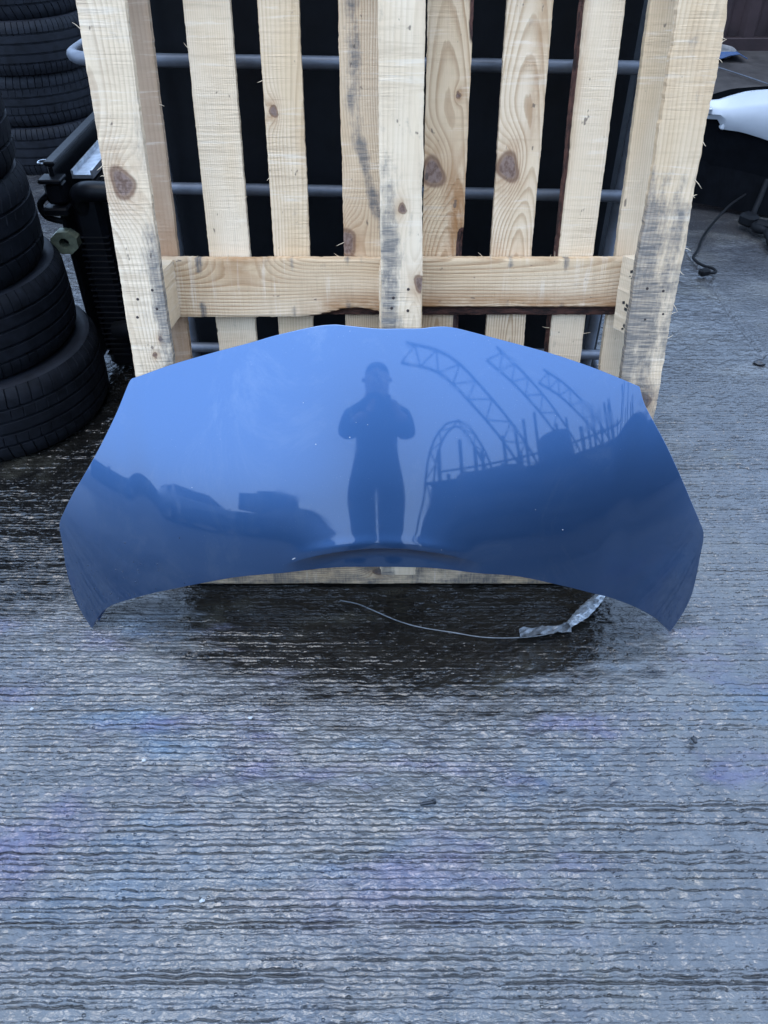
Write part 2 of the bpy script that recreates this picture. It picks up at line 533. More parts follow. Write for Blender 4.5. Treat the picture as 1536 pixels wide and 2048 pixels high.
def board(name, W, L, T, seed, parent, loc, rot=(0, 0, 0), ring=(0.0, .02, .01, .005), knots=(), stain=None,
          bark=None, tint=.3, rough=.0008, step=.006, edges=None, warm=None, grain=.55):
    """a sawn board: width W along local x, thickness T along y (front face at y=0), length L along z from 0.
    ring = (centre across, depth of pith, drift along length, ring spacing)"""
    nu = max(5, int(W / .0042)); nv = max(6, int(L / step))
    u = np.linspace(-W / 2, W / 2, nu + 1); v = np.linspace(0, L, nv + 1)
    U, V = np.meshgrid(u, v)
    eL = rough * .45 * n1d(nv + 1, seed * 3 + 1, max(4, L * 22)) + .0003 * n1d(nv + 1, seed * 3 + 2, max(4, L * 160)) * (rough / .0008)
    eR = rough * .45 * n1d(nv + 1, seed * 3 + 5, max(4, L * 22)) + .0003 * n1d(nv + 1, seed * 3 + 6, max(4, L * 160)) * (rough / .0008)
    if edges is not None:
        a, b = edges(v / L); eL = eL + a; eR = eR + b
    f = U / W + .5
    XX = U + eL[:, None] * (1 - f) + eR[:, None] * f
    YF = np.zeros_like(XX)
    edge = np.minimum(f, 1 - f) * W
    YF += np.where(edge < .002, .0012, 0) + .0007 * n1d(nv + 1, seed + 77, L * 9)[:, None]
    YB = np.full_like(XX, T) - np.where(edge < .002, .0012, 0)
    BK = np.zeros_like(XX)
    if bark is not None:
        # bark(f, t) -> depth by which the front face falls away along a waney edge
        dep = bark(f, V / L)
        YF = YF + np.minimum(dep, T * .92); BK = np.clip(dep / .004, 0, 1)
    def phase(xx, ww, vv):
        c0, dp, dr, sp = ring
        g = np.random.default_rng(seed + 500)
        wob = .0045 * n1d(nv + 1, seed + 40, max(3, L * 5))[:, None] * np.ones_like(xx)
        r = np.hypot(xx - c0 + wob, dp + dr * (vv / L - .5) * 2 + ww)
        for (ku, kv, kr, *_) in knots:
            d = np.hypot(xx - ku, (vv - kv) / 1.9)
            r = r + 2.3 * kr * np.exp(-(d / (2.0 * kr)) ** 2)
        return r / sp
    def knot(xx, vv):
        k = np.zeros_like(xx)
        for (ku, kv, kr, *m_) in knots:
            d = np.hypot(xx - ku + .15 * (vv - kv), (vv - kv) / 1.3) / kr * (1 + .12 * np.sin(3 * np.arctan2(vv - kv, xx - ku) + ku * 300)) + (9 if m_ else 0)
            k = np.maximum(k, np.clip(1 - .5 * d, 0, 1))
        return k
    WM = np.zeros_like(XX)
    for (ku, kv, kr, *_) in knots: WM = np.maximum(WM, .75 * np.exp(-(np.hypot(XX - ku, (V - kv) / 1.6) / (2.1 * kr)) ** 2))
    if warm is not None: WM = np.maximum(WM, warm(f, V / L))
    ST = stain(f, V / L) if stain is not None else np.zeros_like(XX)
    lay = [(XX, YF, phase(XX, 0, V)), (XX, YB, phase(XX, T, V))]
    n = XX.size
    co = np.concatenate([np.stack([a.ravel(), b.ravel(), V.ravel()], 1) for a, b, _ in lay])
    PH = np.concatenate([l[2].ravel() for l in lay])
    KN = np.tile(knot(XX, V).ravel(), 2); STT = np.tile(ST.ravel(), 2)
    BKK = np.concatenate([BK.ravel(), np.where((BK > .5).any(axis=1)[:, None] & ((f < .02) | (f > .98)) & (BK > .2), 1, 0).ravel()])
    w = nu + 1
    F = []
    for j in range(nv):
        b = j * w
        for i in range(nu):
            q = b + i
            F.append((q, q + 1, q + w + 1, q + w))
            F.append((n + q, n + q + w, n + q + w + 1, n + q + 1))
        F.append((b, b + w, n + b + w, n + b))
        r = b + nu
        F.append((r, n + r, n + r + w, r + w))
    for i in range(nu):
        F.append((i, n + i, n + i + 1, i + 1))
        q = nv * w + i
        F.append((q, q + 1, n + q + 1, n + q))
    me = bpy.data.meshes.new(name)
    me.from_pydata(co.tolist(), [], F)
    me.update()
    for nm, arr in (('phase', PH), ('knot', KN), ('stain', STT), ('bark', BKK), ('warm', np.tile(WM.ravel(), 2)), ('grain', np.full(2 * n, grain)), ('tint', np.full(2 * n, tint))):
        at = me.attributes.new(nm, 'FLOAT', 'POINT')
        at.data.foreach_set('value', arr.astype(np.float32))
    o = link(name, me, M['wood'], parent, loc, rot)
    return o

LEAN = R(11.5)
PAL = thing('wooden_pallet', 'pale softwood pallet with vertical slats leaning upright behind the blue bonnet', 'pallet',
            (0, 1.297, 0), (-LEAN, 0, 0))
PH_ = 1.31     # pallet height along its slope
H90 = R(90)

def gsm(a, b):     # smoothstep helper for arrays
    return lambda x: sst(x, a, b)

# back deck slats (y .022 to .040)
slats = [  # x0, x1, seed, ring, knots, tint, bark
    (-.468, -.391, 11, (-.02, .05, .004, .0048), [], .95, None),
    (-.332, -.255, 12, (.12, .03, .02, .0036), [], .10, None),
    (-.209, -.141, 13, (.05, .03, .035, .0052), [(-.018, .985, .0065)], .22, None),
    (-.076, -.001, 14, (-.09, .02, .05, .0042), [(-.034, .765, .017)], .62, None),
    (.073, .149, 15, (.0, .012, .055, .0056), [(-.022, .885, .017), (.018, 1.01, .004)], .45,
     lambda f, t: .016 * sst(f, .80, .96) * sst(t, .61, .58) + .003 * sst(f, .78, 1.0) * sst(t, .80, .85)),
    (.203, .280, 16, (.012, .010, .06, .0050), [(-.018, .895, .0165)], .34, None),
    (.325, .398, 17, (.10, .05, .012, .0040), [], .05,
     lambda f, t: .015 * sst(f, .13, .02)),
    (.440, .515, 18, (-.12, .05, .02, .0036), [], .28, None),
]
for (x0, x1, sd, rg, kn, ti, bk) in slats:
    stf = None
    wmf = {15: lambda f, t: .9 * np.exp(-(((f - .80) / .35) ** 2 + ((t - .63) / .08) ** 2)) + .25 * sst(t, .75, .6),
           16: lambda f, t: .55 * np.exp(-((f - .78) / .16) ** 2) * sst(t, .62, .75) + .35 * np.exp(-((t - .57) / .02) ** 2),
           17: lambda f, t: .5 * np.exp(-((f - .12) / .12) ** 2) * sst(t, .6, .8),
           11: lambda f, t: .45 * sst(t, .72, .58)}.get(sd)
    if sd == 14:
        stf = lambda f, t: .42 * np.exp(-((f - .30 - .9 * sst(t, .75, .55)) / .22) ** 2) * (t > .40)
    board('slat', x1 - x0, PH_, .018, sd, PAL, ((x0 + x1) / 2, .0225, 0), ring=rg, knots=kn, tint=ti, bark=bk, stain=stf, warm=wmf, grain={13: .7, 14: 1.0, 15: 1.15, 16: 1.1, 11: .6}.get(sd, .45))

# horizontal bearers between slats and blocks (y 0 to .020): foot, middle, head
def bearer(z0, z1, sd, rg, kn, ti, stain=None, bark=None, warm=None):
    W = z1 - z0
    # local x of the board = up the pallet, local z = along x  ->  rotate about y by +90
    board('bearer', W, .985, .0205, sd, PAL, (-.468, 0, (z0 + z1) / 2), rot=(0, H90, 0), ring=rg, knots=kn, tint=ti,
          stain=stain, bark=bark, step=.005, warm=warm, grain=1.2)
# with that rotation local +x points down the pallet, local +z points to the right
def mid_stain(f, t):
    b = np.clip(np.sin(t * 67) * np.sin(t * 31 + 1) * np.sin(t * 143), 0, 1) ** 1.5
    return .75 * b * np.maximum(np.exp(-(f / .22) ** 2), np.exp(-((1 - f) / .28) ** 2))
def mid_bark(f, t):
    return .014 * sst(f, .985 - .16 * np.exp(-((t - .42) / .06) ** 2) - .17 * sst(t, .47, .52), 1.06 - .16 * np.exp(-((t - .42) / .06) ** 2) - .17 * sst(t, .47, .52)) * sst(t, .30, .36)
bearer(.629, .739, 21, (-.058, .004, .030, .0062), [(-.055, .20, .020, 0), (.05, .70, .008, 0)], .50, mid_stain, mid_bark, lambda f, t: 1.0 * sst(f, .42, .85) * sst(t, .28, .40) + .45 * np.exp(-((t - .2) / .10) ** 2) * sst(f, .8, .2))
bearer(.001, .095, 22, (-.02, .02, .02, .0050), [(.012, .455, .008)], .40, lambda f, t: .36 + 0 * f)
bearer(1.205, 1.309, 23, (.03, .02, .02, .0050), [], .3)

# blocks (y -.095 to 0)
def block(x, z, w, h, sd, ti, yaw=0.0, name='block', dx=0):
    o = board(name, w, h, .0935, sd, PAL, (x + dx, -.0945, z), rot=(0, 0, yaw), ring=(.0, .01, .0, .0050), tint=ti, step=.005)
    return o
for i, (x, yw) in enumerate(((-.430, 0.02), (.030, -.02), (.492, -.17))):
    for j, z in enumerate((.104, .631, 1.204)):
        if j == 1 and i == 2:
            bl = block(.4925, .612, .046, .135, 31, .02, .30)
            # small black printed strokes on the inner face of this block
            g = random.Random(4)
            mk = MB()
            for (zz, n_) in ((.108, 3), (.050, 4), (.008, 2)):
                for k in range(n_):
                    mk.box((-.0236, .058 + g.uniform(-.010, .010), zz + g.uniform(-.007, .007)), (.0006, g.uniform(.002, .009), g.uniform(.0015, .006)),
                           Matrix.Rotation(g.uniform(-.6, .6), 3, 'X'))
            t = NT('stamp_ink'); t.P(Base_Color=(.02, .02, .02, 1), Roughness=.8)
            mk.build('stamp_marks', t.m, bl)['kind'] = 'stuff'
        else:
            block(x, z, .074 + .004 * (i == 1), .106, 32 + i * 3 + j, .12 + .05 * j, yw)

# front boards (y -.115 to -.095), the three wide uprights nearest the viewer
def post_stain_left(f, t):
    return .50 * np.exp(-((f - .92) / .22) ** 2) * (.35 + .75 * np.exp(-((t - .50) / .12) ** 2)) + .40 * np.exp(-((t - .93) / .05) ** 2) * sst(f, .3, .9) + .16 * sst(t, .66, .35)
def post_stain_mid(f, t):
    return .44 * np.exp(-((f - .18) / .26) ** 2) * sst(t, .72, .58) + .10
def post_stain_right(f, t):
    return .50 * sst(t, .72, .56) * (1.05 - .55 * f) + .05
board('front_board', .073, PH_ - .104, .0198, 41, PAL, (-.4275, -.115, .104), ring=(-.03, .012, .03, .0062), knots=[(-.006, .781, .0165), (.006, .486, .004), (.020, .516, .0035)],
      stain=post_stain_left, tint=.03, grain=.8)
board('front_board', .072, PH_ - .104, .0198, 42, PAL, (.031, -.115, .104), ring=(.02, .004, .02, .0075), knots=[(.034, .616, .010), (.0, .741, .006)],
      stain=post_stain_mid, tint=.06, grain=.45, rough=.0010, edges=lambda t: (0 * t + .004 * sst(t, .75, .5) - .004, -.004 * sst(t, .4, .8)))
board('front_board', .074, PH_ - .104, .0198, 43, PAL, (.4815, -.115, .104), ring=(.05, .02, .03, .0065), knots=[(.013, .396, .010)],
      stain=post_stain_right, tint=.42, grain=.5, rough=.0016, edges=lambda t: (-.003 * np.exp(-((t - .52) / .1) ** 2), -.001 * np.sin(t * 30)))

# nail heads where boards cross
t = NT('rusty_nail'); t.P(Base_Color=(.05, .035, .03, 1), Roughness=.6, Metallic=.5)
g = random.Random(17)
for z in (.15, .665, .70, 1.26):
    for x in (-.4275, .031, .4815):
        for dx in (-.016, .017):
            c = Vector((x + dx + g.uniform(-.006, .006), -.1153, z + g.uniform(-.012, .012)))
            MB().tube([c + Vector((0, .002, 0)), c + Vector((0, -.0002, 0)), c + Vector((0, -.0006, 0))], [.0026, .0026, .0016], 9).build('nail', t.m, PAL)

# loose fibres torn up along sawn edges
g = random.Random(9)
t = NT('splinter_wood'); t.P(Base_Color=(.55, .43, .29, 1), Roughness=.7)
M['splinter'] = t.m
for k in range(46):
    kind = k % 3
    if kind == 0: x, y, z = g.uniform(-.36, .43), g.uniform(.001, .02), .7385; d = Vector((g.uniform(-1, 1), -.3, g.uniform(.2, 1)))
    elif kind == 1:
        s_ = g.choice(slats); x = g.choice((s_[0], s_[1])); y = .0235; z = g.uniform(.5, 1.12); d = Vector((-1 if x == s_[0] else 1, -.4, g.uniform(-.8, 1.2)))
    else: x = g.choice((-.464, .518, .519)); y = -.114; z = g.uniform(.5, 1.12); d = Vector((-1 if x < 0 else 1, -.2, g.uniform(-1.4, 1.0)))
    d = d.normalized() * g.uniform(.004, .016)
    b = Vector((x, y, z))
    MB().tube([b - d * .3, b + d * .5, b + d + Vector((0, 0, g.uniform(-.002, .002)))], [.0007, .0005, .0002], 4).build('splinter', M['splinter'], PAL)

# ------------------------------------------------------------------ car bonnet
ZS = np.array([-.05, .1, .2, .3, .4, .5, .6, .75]); TL = np.radians([8, 10, 13, 19, 26, 31, 34, 36])
_zz = np.linspace(-.05, .75, 1601); _ti = np.interp(_zz, ZS, TL)
_k = np.exp(-(np.arange(-200, 201) / 80.0) ** 2); _k /= _k.sum()
_ti = np.convolve(np.pad(_ti, 200, mode='edge'), _k, mode='valid')
_yy = np.concatenate([[0], np.cumsum(np.tan((_ti[1:] + _ti[:-1]) / 2) * .0005)])
_yy = _yy - np.interp(.66, _zz, _yy) + 1.288
def hood_y(x, z):
    y = np.interp(z, _zz, _yy) + .20 * x * x + .29 * x ** 4
    # crescent fold above the lip of the nose: the skin steps back below it
    zc = .314 - 1.15 * x * x
    w = sst(.205 - np.abs(x), 0, .14)
    q = np.clip((zc - z) / .032, 0, 1)
    st_ = (1 - (1 - q) ** 2) * sst(zc - z, -.002, .003)
    y = y + w * (.0150 * st_ + .0050 * (st_ - 1) * np.exp(-(np.maximum(z - zc, 0) / .05) ** 2) * (z > zc - .04)) - .0014 * w * np.exp(-((z - zc - .010) / .012) ** 2)
    # faint character lines near both flanks
    y = y + .0035 * sst(np.abs(x) - .455 + .10 * (.56 - z), -.012, .05)
    return y

TOP = [(-.467, .563), (-.389, .593), (-.307, .618), (-.235, .637), (-.19, .649), (-.128, .662), (-.092, .666), (-.068, .665), (-.011, .661), (.027, .661), (.066, .661), (.092, .663), (.118, .662), (.157, .654), (.246, .632), (.314, .613), (.383, .589), (.441, .565), (.475, .549)]
RIGHT = [(.627, .005), (.651, .046), (.663, .092), (.661, .178), (.658, .233), (.639, .272), (.619, .307), (.576, .382), (.537, .446), (.502, .497), (.486, .522), (.475, .549)]
BOT = [(-.642, .006), (-.622, .042), (-.594, .080), (-.561, .110), (-.503, .147), (-.449, .176), (-.398, .2), (-.322, .228), (-.257, .245), (-.164, .259), (-.073, .262), (.003, .263), (.072, .261), (.16, .257), (.25, .245), (.33, .219), (.415, .182), (.499, .132), (.566, .077), (.608, .028), (.627, .005)]
LEFT = [(-.642, .006), (-.660, .040), (-.671, .079), (-.674, .143), (-.669, .201), (-.666, .252), (-.644, .293), (-.615, .338), (-.589, .374), (-.548, .432), (-.505, .499), (-.475, .553), (-.467, .563)]

def resample(pts, n, sharp=None):
    P = np.array(pts, float)
    # smooth Catmull-Rom between points, arc length parameter
    C_ = np.array([(p.x, p.y) for p in curve_pts([(a, b, 0) for a, b in P], 40 * (len(P) - 1))])
    d = np.concatenate([[0], np.cumsum(np.hypot(*np.diff(C_, axis=0).T))]); d /= d[-1]
    s = np.linspace(0, 1, n)
    return np.stack([np.interp(s, d, C_[:, 0]), np.interp(s, d, C_[:, 1])], 1)

def paint_material():
    t = NT('blue_metallic_paint')
    c = t.coord()
    fl = t.noise(c, 2600, 2, .5)
    col = t.mix(t.smooth(fl, .3, .7), (.040, .092, .200), (.051, .115, .245))
    dust = t.smooth(t.noise(t.mapping(c, (3.2, 3.2, 2.0)), 1.6, 7, .72, 1.2), .50, .70)
    col = t.mix(t.math('MULTIPLY', dust, .10), col, (.30, .33, .36))
    spk = t.math('MULTIPLY', t.smooth(t.noise(c, 420, 2, .5), .735, .775), t.smooth(t.noise(c, 5, 3), .42, .62))
    col = t.mix(t.math('MULTIPLY', spk, .5), col, (.42, .44, .46))
    t.P(Base_Color=col, Metallic=1.0, Roughness=.37, Specular_IOR_Level=.5)
    sm = t.smooth(t.noise(c, 9, 6, .7, .6), .52, .66)
    t.P(Coat_Weight=1.0, Coat_IOR=1.54)
    t.P(Coat_Roughness=t.math('MULTIPLY_ADD', sm, .06, .034))
    return t.m

def build_hood():
    n, m = 181, 141
    T_, B_ = resample(TOP, n), resample(BOT, n)
    L_, R_ = resample(LEFT, m), resample(RIGHT, m)
    s = np.linspace(0, 1, n)[None, :, None]; t = np.linspace(0, 1, m)[:, None, None]
    G = (1 - t) * B_[None] + t * T_[None] + (1 - s) * L_[:, None] + s * R_[:, None] \
        - ((1 - s) * (1 - t) * B_[0] + s * (1 - t) * B_[-1] + (1 - s) * t * T_[0] + s * t * T_[-1])
    x, z = G[..., 0], G[..., 1]
    y = hood_y(x, z)
    P = np.stack([x, y, z], -1)
    e = 1e-3
    N = np.stack([(hood_y(x + e, z) - hood_y(x - e, z)) / 2 / e, -np.ones_like(x), (hood_y(x, z + e) - hood_y(x, z - e)) / 2 / e], -1)
    N /= np.linalg.norm(N, axis=-1, keepdims=True)
    # rolled edge: last rows turn back into the hem
    base = np.array([0.0, 1.15, 0.0])
    root = thing('car_bonnet', 'glossy blue metallic car bonnet standing on its nose corners against the pallet', 'car bonnet', tuple(base))
    me_v = P.reshape(-1, 3) - base
    ring = [(0, j) for j in range(n)] + [(i, n - 1) for i in range(1, m)] + [(m - 1, j) for j in range(n - 2, -1, -1)] + [(i, 0) for i in range(m - 2, 0, -1)]
    F = [(i * n + j, i * n + j + 1, (i + 1) * n + j + 1, (i + 1) * n + j) for i in range(m - 1) for j in range(n - 1)]
    V = list(map(tuple, me_v))
    # hem: two rounded steps around the rim
    rp = np.array([P[a] for a in ring]); rn = np.array([N[a] for a in ring])
    tang = np.roll(rp, -1, 0) - np.roll(rp, 1, 0); tang /= np.linalg.norm(tang, axis=1, keepdims=True)
    out = np.cross(tang, rn); out /= np.linalg.norm(out, axis=1, keepdims=True)
    cen = rp.mean(0)
    if ((out * (rp - cen)).sum(1)).mean() < 0: out = -out
    prev = [a[0] * n + a[1] for a in ring]
    for (o_, d_) in ((.0010, .0006), (.0016, .0020), (.0012, .0040), (-.0004, .0050), (-.012, .0052), (-.014, .0070)):
        cur = []
        for k in range(len(ring)):
            cur.append(len(V)); V.append(tuple(rp[k] + out[k] * o_ - rn[k] * d_ - base))
        q = len(ring)
        for k in range(q): F.append((prev[k], cur[k], cur[(k + 1) % q], prev[(k + 1) % q]))
        prev = cur
    me = mesh('skin', V, F, True)
    NV = [tuple(v_) for v_ in N.reshape(-1, 3)]
    for ph_ in (25, 60, 100, 150, 178, 178):
        ww = rn * math.cos(R(ph_)) + out * math.sin(R(ph_))
        NV += [tuple(v_) for v_ in ww / np.linalg.norm(ww, axis=1, keepdims=True)]
    if len(me.vertices) == len(NV):
        me.normals_split_custom_set_from_vertices(NV)
    sk = link('skin', me, M['paint'], root)
    # inner frame panel behind the skin
    shrink = .985
    st_ = 4
    Pi = (P - N * .009)[::st_, ::st_]
    c0 = Pi.mean((0, 1)); c0[1] = 0
    Pi = Pi.copy(); Pi[..., 0] = (Pi[..., 0] - c0[0]) * shrink + c0[0]; Pi[..., 2] = (Pi[..., 2] - c0[2]) * shrink + c0[2]
    a, b = Pi.shape[:2]
    uu = np.linspace(0, 1, b)[None, :]; vv = np.linspace(0, 1, a)[:, None]
    rib = sst(np.minimum(np.minimum(uu, 1 - uu) * 2.4, np.minimum(vv, 1 - vv) * 1.4), .02, .12) * (1 - sst(np.minimum(np.minimum(uu, 1 - uu) * 2.4, np.minimum(vv, 1 - vv) * 1.4), .18, .30))
    rib = rib + .8 * np.exp(-((uu - .5) / .05) ** 2) * sst(vv, .1, .3)
    Pi[..., 1] += .006 + .006 * rib
    Vi = list(map(tuple, Pi.reshape(-1, 3) - base))
    Fi = [(i * b + j, (i + 1) * b + j, (i + 1) * b + j + 1, i * b + j + 1) for i in range(a - 1) for j in range(b - 1)]
    link('inner_panel', mesh('inner_panel', Vi, Fi, True), M['paint_in'], root)
    # water beads on the lower left flank, a few chips elsewhere
    gg = np.random.default_rng(5)
    mb = MB()
    def dome(i, j, r, h, M_):
        p = P[i, j] - base; nn = Vector(N[i, j]); a_ = nn.orthogonal().normalized(); b_ = nn.cross(a_)
        V2 = []; F2 = []
        for q, (rr, hh) in enumerate(((1, 0), (.85, .5), (.5, .85))):
            for k in range(8):
                an = k * math.pi / 4
                V2.append(tuple(Vector(p) + (a_ * math.cos(an) + b_ * math.sin(an)) * r * rr * (1 + .12 * math.sin(k * 2.3)) + nn * (h * hh + .0001)))
        for q in range(2):
            for k in range(8): F2.append((q * 8 + k, q * 8 + (k + 1) % 8, q * 8 + 8 + (k + 1) % 8, q * 8 + 8 + k))
        F2.append(tuple(range(16, 24)))
        M_.add(V2, F2)
    for k in range(45):
        i = int(np.clip(abs(gg.normal(0, 18)), 2, 60)); j = int(np.clip(abs(gg.normal(0, 22)), 2, 70))
        dome(i, j, gg.uniform(.0008, .0022), gg.uniform(.0005, .0010), mb)
    o = mb.build('water_beads', M['water'], root, True); o['kind'] = 'stuff'
    mb2 = MB()
    for (i, j) in ((87, 83), (86, 86), (78, 82), (42, 126), (34, 133), (98, 68), (17, 104), (56, 45), (73, 74)):
        dome(i, j, gg.uniform(.0006, .0012), .0003, mb2)
    o = mb2.build('paint_chips', M['chip'], root); o['kind'] = 'stuff'
    mb3 = MB(); p = P[10, 70] - base; nn = Vector(N[10, 70])
    mb3.box(Vector(p) + nn * .001, (.007, .0008, .0016), Matrix.Rotation(-.6, 3, 'Y'))
    mb3.build('bird_dropping', M['chip'], root)
    return root

M['paint'] = paint_material()
M['paint_in'] = simple('inner_blue_primer', (.02, .05, .13), .45)
t = NT('water_bead'); t.P(Base_Color=(.04, .07, .13, 1), Roughness=.02, IOR=1.33, Transmission_Weight=.6); M['water'] = t.m
t = NT('chip_white'); t.P(Base_Color=(.38, .39, .39, 1), Roughness=.7); M['chip'] = t.m
build_hood()

# ------------------------------------------------------------------ black liquid tank in its tube cage, behind the pallet
M['tank'] = simple('black_polyethylene', (.003, .004, .006), .6, bump=.1, spec=.2)
M['tube'] = simple('galvanised_tube', (.115, .125, .145), .5, .5, .3, 9, .2, 60)
CG = thing('tube_cage', 'galvanised tube cage of a black tank behind the pallet slats', 'cage', (0, 1.66, 0), (0, R(.55), R(-1.2)))
CX0, CX1, CD = -.602, .585, .98
def cage_ring(z):
    c = .055; pts = []
    x0 = CX0 if z > .9 else CX0 + .06
    for (cx, cy, a0) in ((x0 + c, c, 270), (x0 + c, CD - c, 180), (CX1 - c, CD - c, 90), (CX1 - c, c, 0)):
        for k in range(7):
            a = R(a0 - 90 * k / 6)
            pts.append((cx + c * math.cos(a), cy + c * math.sin(a), z))
    return pts + [pts[0], pts[1]]
for z in (1.30, 1.005, .772, .585, .407, .20):
    auto_smooth(MB().tube(cage_ring(z), .0118, 10, False).build('horizontal_tube', M['tube'], CG), 60)
for x in (-.455, -.01, .478):
    auto_smooth(MB().tube([(x, .024, .10), (x, .024, 1.31)], .0118, 10).build('upright_tube', M['tube'], CG), 60)
    auto_smooth(MB().tube([(x, CD - .024, .10), (x, CD - .024, 1.31)], .0118, 10).build('upright_tube', M['tube'], CG), 60)
for y in (.3, .7):
    for x in (CX0 + .084, CX1 - .024):
        auto_smooth(MB().tube([(x, y, .10), (x, y, 1.31)], .0118, 10).build('upright_tube', M['tube'], CG), 60)
mb = MB()
for y in (.08, .5, .9): mb.box((0, y, .07), (1.12, .09, .13), bev=.006)
mb.build('skid', M['tube'], CG)
o = MB().box((0, .50, .715), (1.05, .86, 1.14), bev=.05).build('liquid_tank', M['tank'])
o.location = (0, 1.66, 0); o.rotation_euler = (0, 0, R(-1.2))
tag(auto_smooth(o), 'black plastic liquid tank inside the tube cage behind the pallet', 'tank')

# ------------------------------------------------------------------ tyres
M['rubber'] = simple('worn_rubber', (.0075, .0085, .0115), .62, 0, .35, 25, .25, 150, spec=.16)
M['rubber_side'] = simple('dusty_rubber', (.011, .012, .016), .55, 0, .4, 10, .2, 90, spec=.2)
def tyre_meshes(key, Rr, W, grooves, nblk, slant, gw=.0075, lug=True):
    """tread and sidewall meshes, axis along z, resting on z=0"""
    h = W / 2
    # --- tread surface
    def crown(s):      # s in [-1,1] across the tread
        return Rr - .004 * s * s - .020 * max(0, abs(s) - .72) ** 1.6 * 5
    samples = []
    tw = h * .97
    edges = sorted([g_ for g_ in grooves])
    S = [-1.0, -.97]
    for g_ in edges:
        S += [g_ - gw / tw * .62, g_ - gw / tw * .42, g_ + gw / tw * .42, g_ + gw / tw * .62]
    S += [.97, 1.0]
    extra = []
    for a, b in zip(S[:-1], S[1:]):
        extra.append(a)
        if b - a > .14:
            k = int((b - a) / .10)
            extra += [a + (b - a) * i / (k + 1) for i in range(1, k + 1)]
    extra.append(S[-1]); S = extra
    def depth(s):
        for g_ in edges:
            if abs(s - g_) < gw / tw * .5: return .0075
        return 0.0
    # angular pattern of each block: land, sipe
    ang = []
    for b in range(nblk):
        for k, fr in enumerate((0.0, .40, .80, .87, .94)):
            ang.append(((b + fr) / nblk, k in (3,)))
    na = len(ang)
    V = []; F = []
    lim = max(abs(e) for e in edges)
    for (fr, sip) in ang:
        for s in S:
            sh = abs(s) > lim + .02
            a = 2 * math.pi * (fr + (slant * (abs(s) - lim) / nblk if sh else slant * .6 * s / nblk))
            r = crown(s) - depth(s)
            if sip and sh: r -= .0055
            elif sip and lug and depth(s) == 0 and abs(s) > .25: r -= .003
            V.append((r * math.cos(a), r * math.sin(a), h + s * tw))
    ns = len(S)
    for i in range(na):
        for j in range(ns - 1):
            F.append((i * ns + j, ((i + 1) % na) * ns + j, ((i + 1) % na) * ns + j + 1, i * ns + j + 1))
    tread = mesh(key + '_tread', V, F)
    tread.materials.append(M['rubber'])
    tread.shade_smooth()
    tread.set_sharp_from_angle(angle=R(32))
    # --- sidewalls and inner liner (lathe)
    r0 = crown(1.0)
    rim = Rr * .66
    prof = [(r0 - .001, h + tw), (r0 - .010, h + h * .995), (r0 - .022, h + h * 1.0), (r0 - .030, h + h * .985), (r0 - .034, h + h * 1.0), (r0 - .05, h + h * .99), (r0 - .066, h + h * .955), (r0 - .068, h + h * .965), (r0 - .074, h + h * .93),
            (rim + .014, h + h * .80), (rim + .004, h + h * .765), (rim, h + h * .70), (rim + .012, h + h * .66), (r0 - .05, h + h * .86), (r0 - .018, h + h * .80), (r0 - .016, h)]
    full = prof + [(r, 2 * h - z) for r, z in prof[::-1]]
    nl = 96; V = []; F = []
    for i in range(nl):
        a = 2 * math.pi * i / nl
        V += [(r * math.cos(a), r * math.sin(a), z) for r, z in full]
    q = len(full)
    for i in range(nl):
        for j in range(q - 1):
            F.append((i * q + j, i * q + j + 1, ((i + 1) % nl) * q + j + 1, ((i + 1) % nl) * q + j))
    side = mesh(key + '_side', V, F)
    side.materials.append(M['rubber_side'])
    side.shade_smooth()
    side.set_sharp_from_angle(angle=R(40))
    return tread, side

TY = {
    'a': tyre_meshes('ta', .325, .222, (-.52, -.17, .17, .52), 62, .5),
    'b': tyre_meshes('tb', .315, .220, (-.46, 0.0, .46), 54, 1.1),
    'c': tyre_meshes('tc', .320, .218, (-.55, -.2, .2, .55), 76, .15, lug=False),
}
def tyre(kind, x, y, z, yaw, tilt, label, group, sz=1.0):
    o = thing('tyre', label, 'tyre', (x, y, z), (tilt[0], tilt[1], yaw), group)
    o.scale.z = sz
    link('tread', TY[kind][0], None, o)
    link('sidewall', TY[kind][1], None, o)
    return o
GRP1, GRP2 = 'tyres stacked at the left edge beside the bonnet', 'tyres stacked far back on the left'
stack1 = [('a', -1.165, 2.055, 0.0, 'worn black tyre at the bottom of the near left stack'),
          ('c', -1.205, 2.060, .222, 'black tyre second from the ground in the near left stack'),
          ('b', -1.228, 2.045, .441, 'black tyre third from the ground in the near left stack'),
          ('b', -1.232, 2.040, .680, 'black block tread tyre fourth up in the near left stack'),
          ('a', -1.262, 2.050, .921, 'black tyre topmost of the near left stack')]
for i, (k, x, y, z, lb) in enumerate(stack1):
    tyre(k, x, y, z, i * 1.3, (R(.3 * (-1) ** i), R(.4)), lb, GRP1, (1, 1, 1.085, 1.10, 1)[i])
stack2 = [('c', -1.745, 4.42, 0.0, 'black tyre at the bottom of the far left stack'),
          ('a', -1.765, 4.43, .219, 'black tyre second from the ground in the far left stack'),
          ('c', -1.735, 4.41, .442, 'black tyre third from the ground in the far left stack'),
          ('b', -1.75, 4.43, .661, 'black tyre fourth from the ground in the far left stack'),
          ('a', -1.74, 4.42, .882, 'black tyre topmost of the far left stack')]
for i, (k, x, y, z, lb) in enumerate(stack2):
    tyre(k, x, y, z, .4 + i * 1.7, (R(.3), R(-.3 * (-1) ** i)), lb, GRP2)

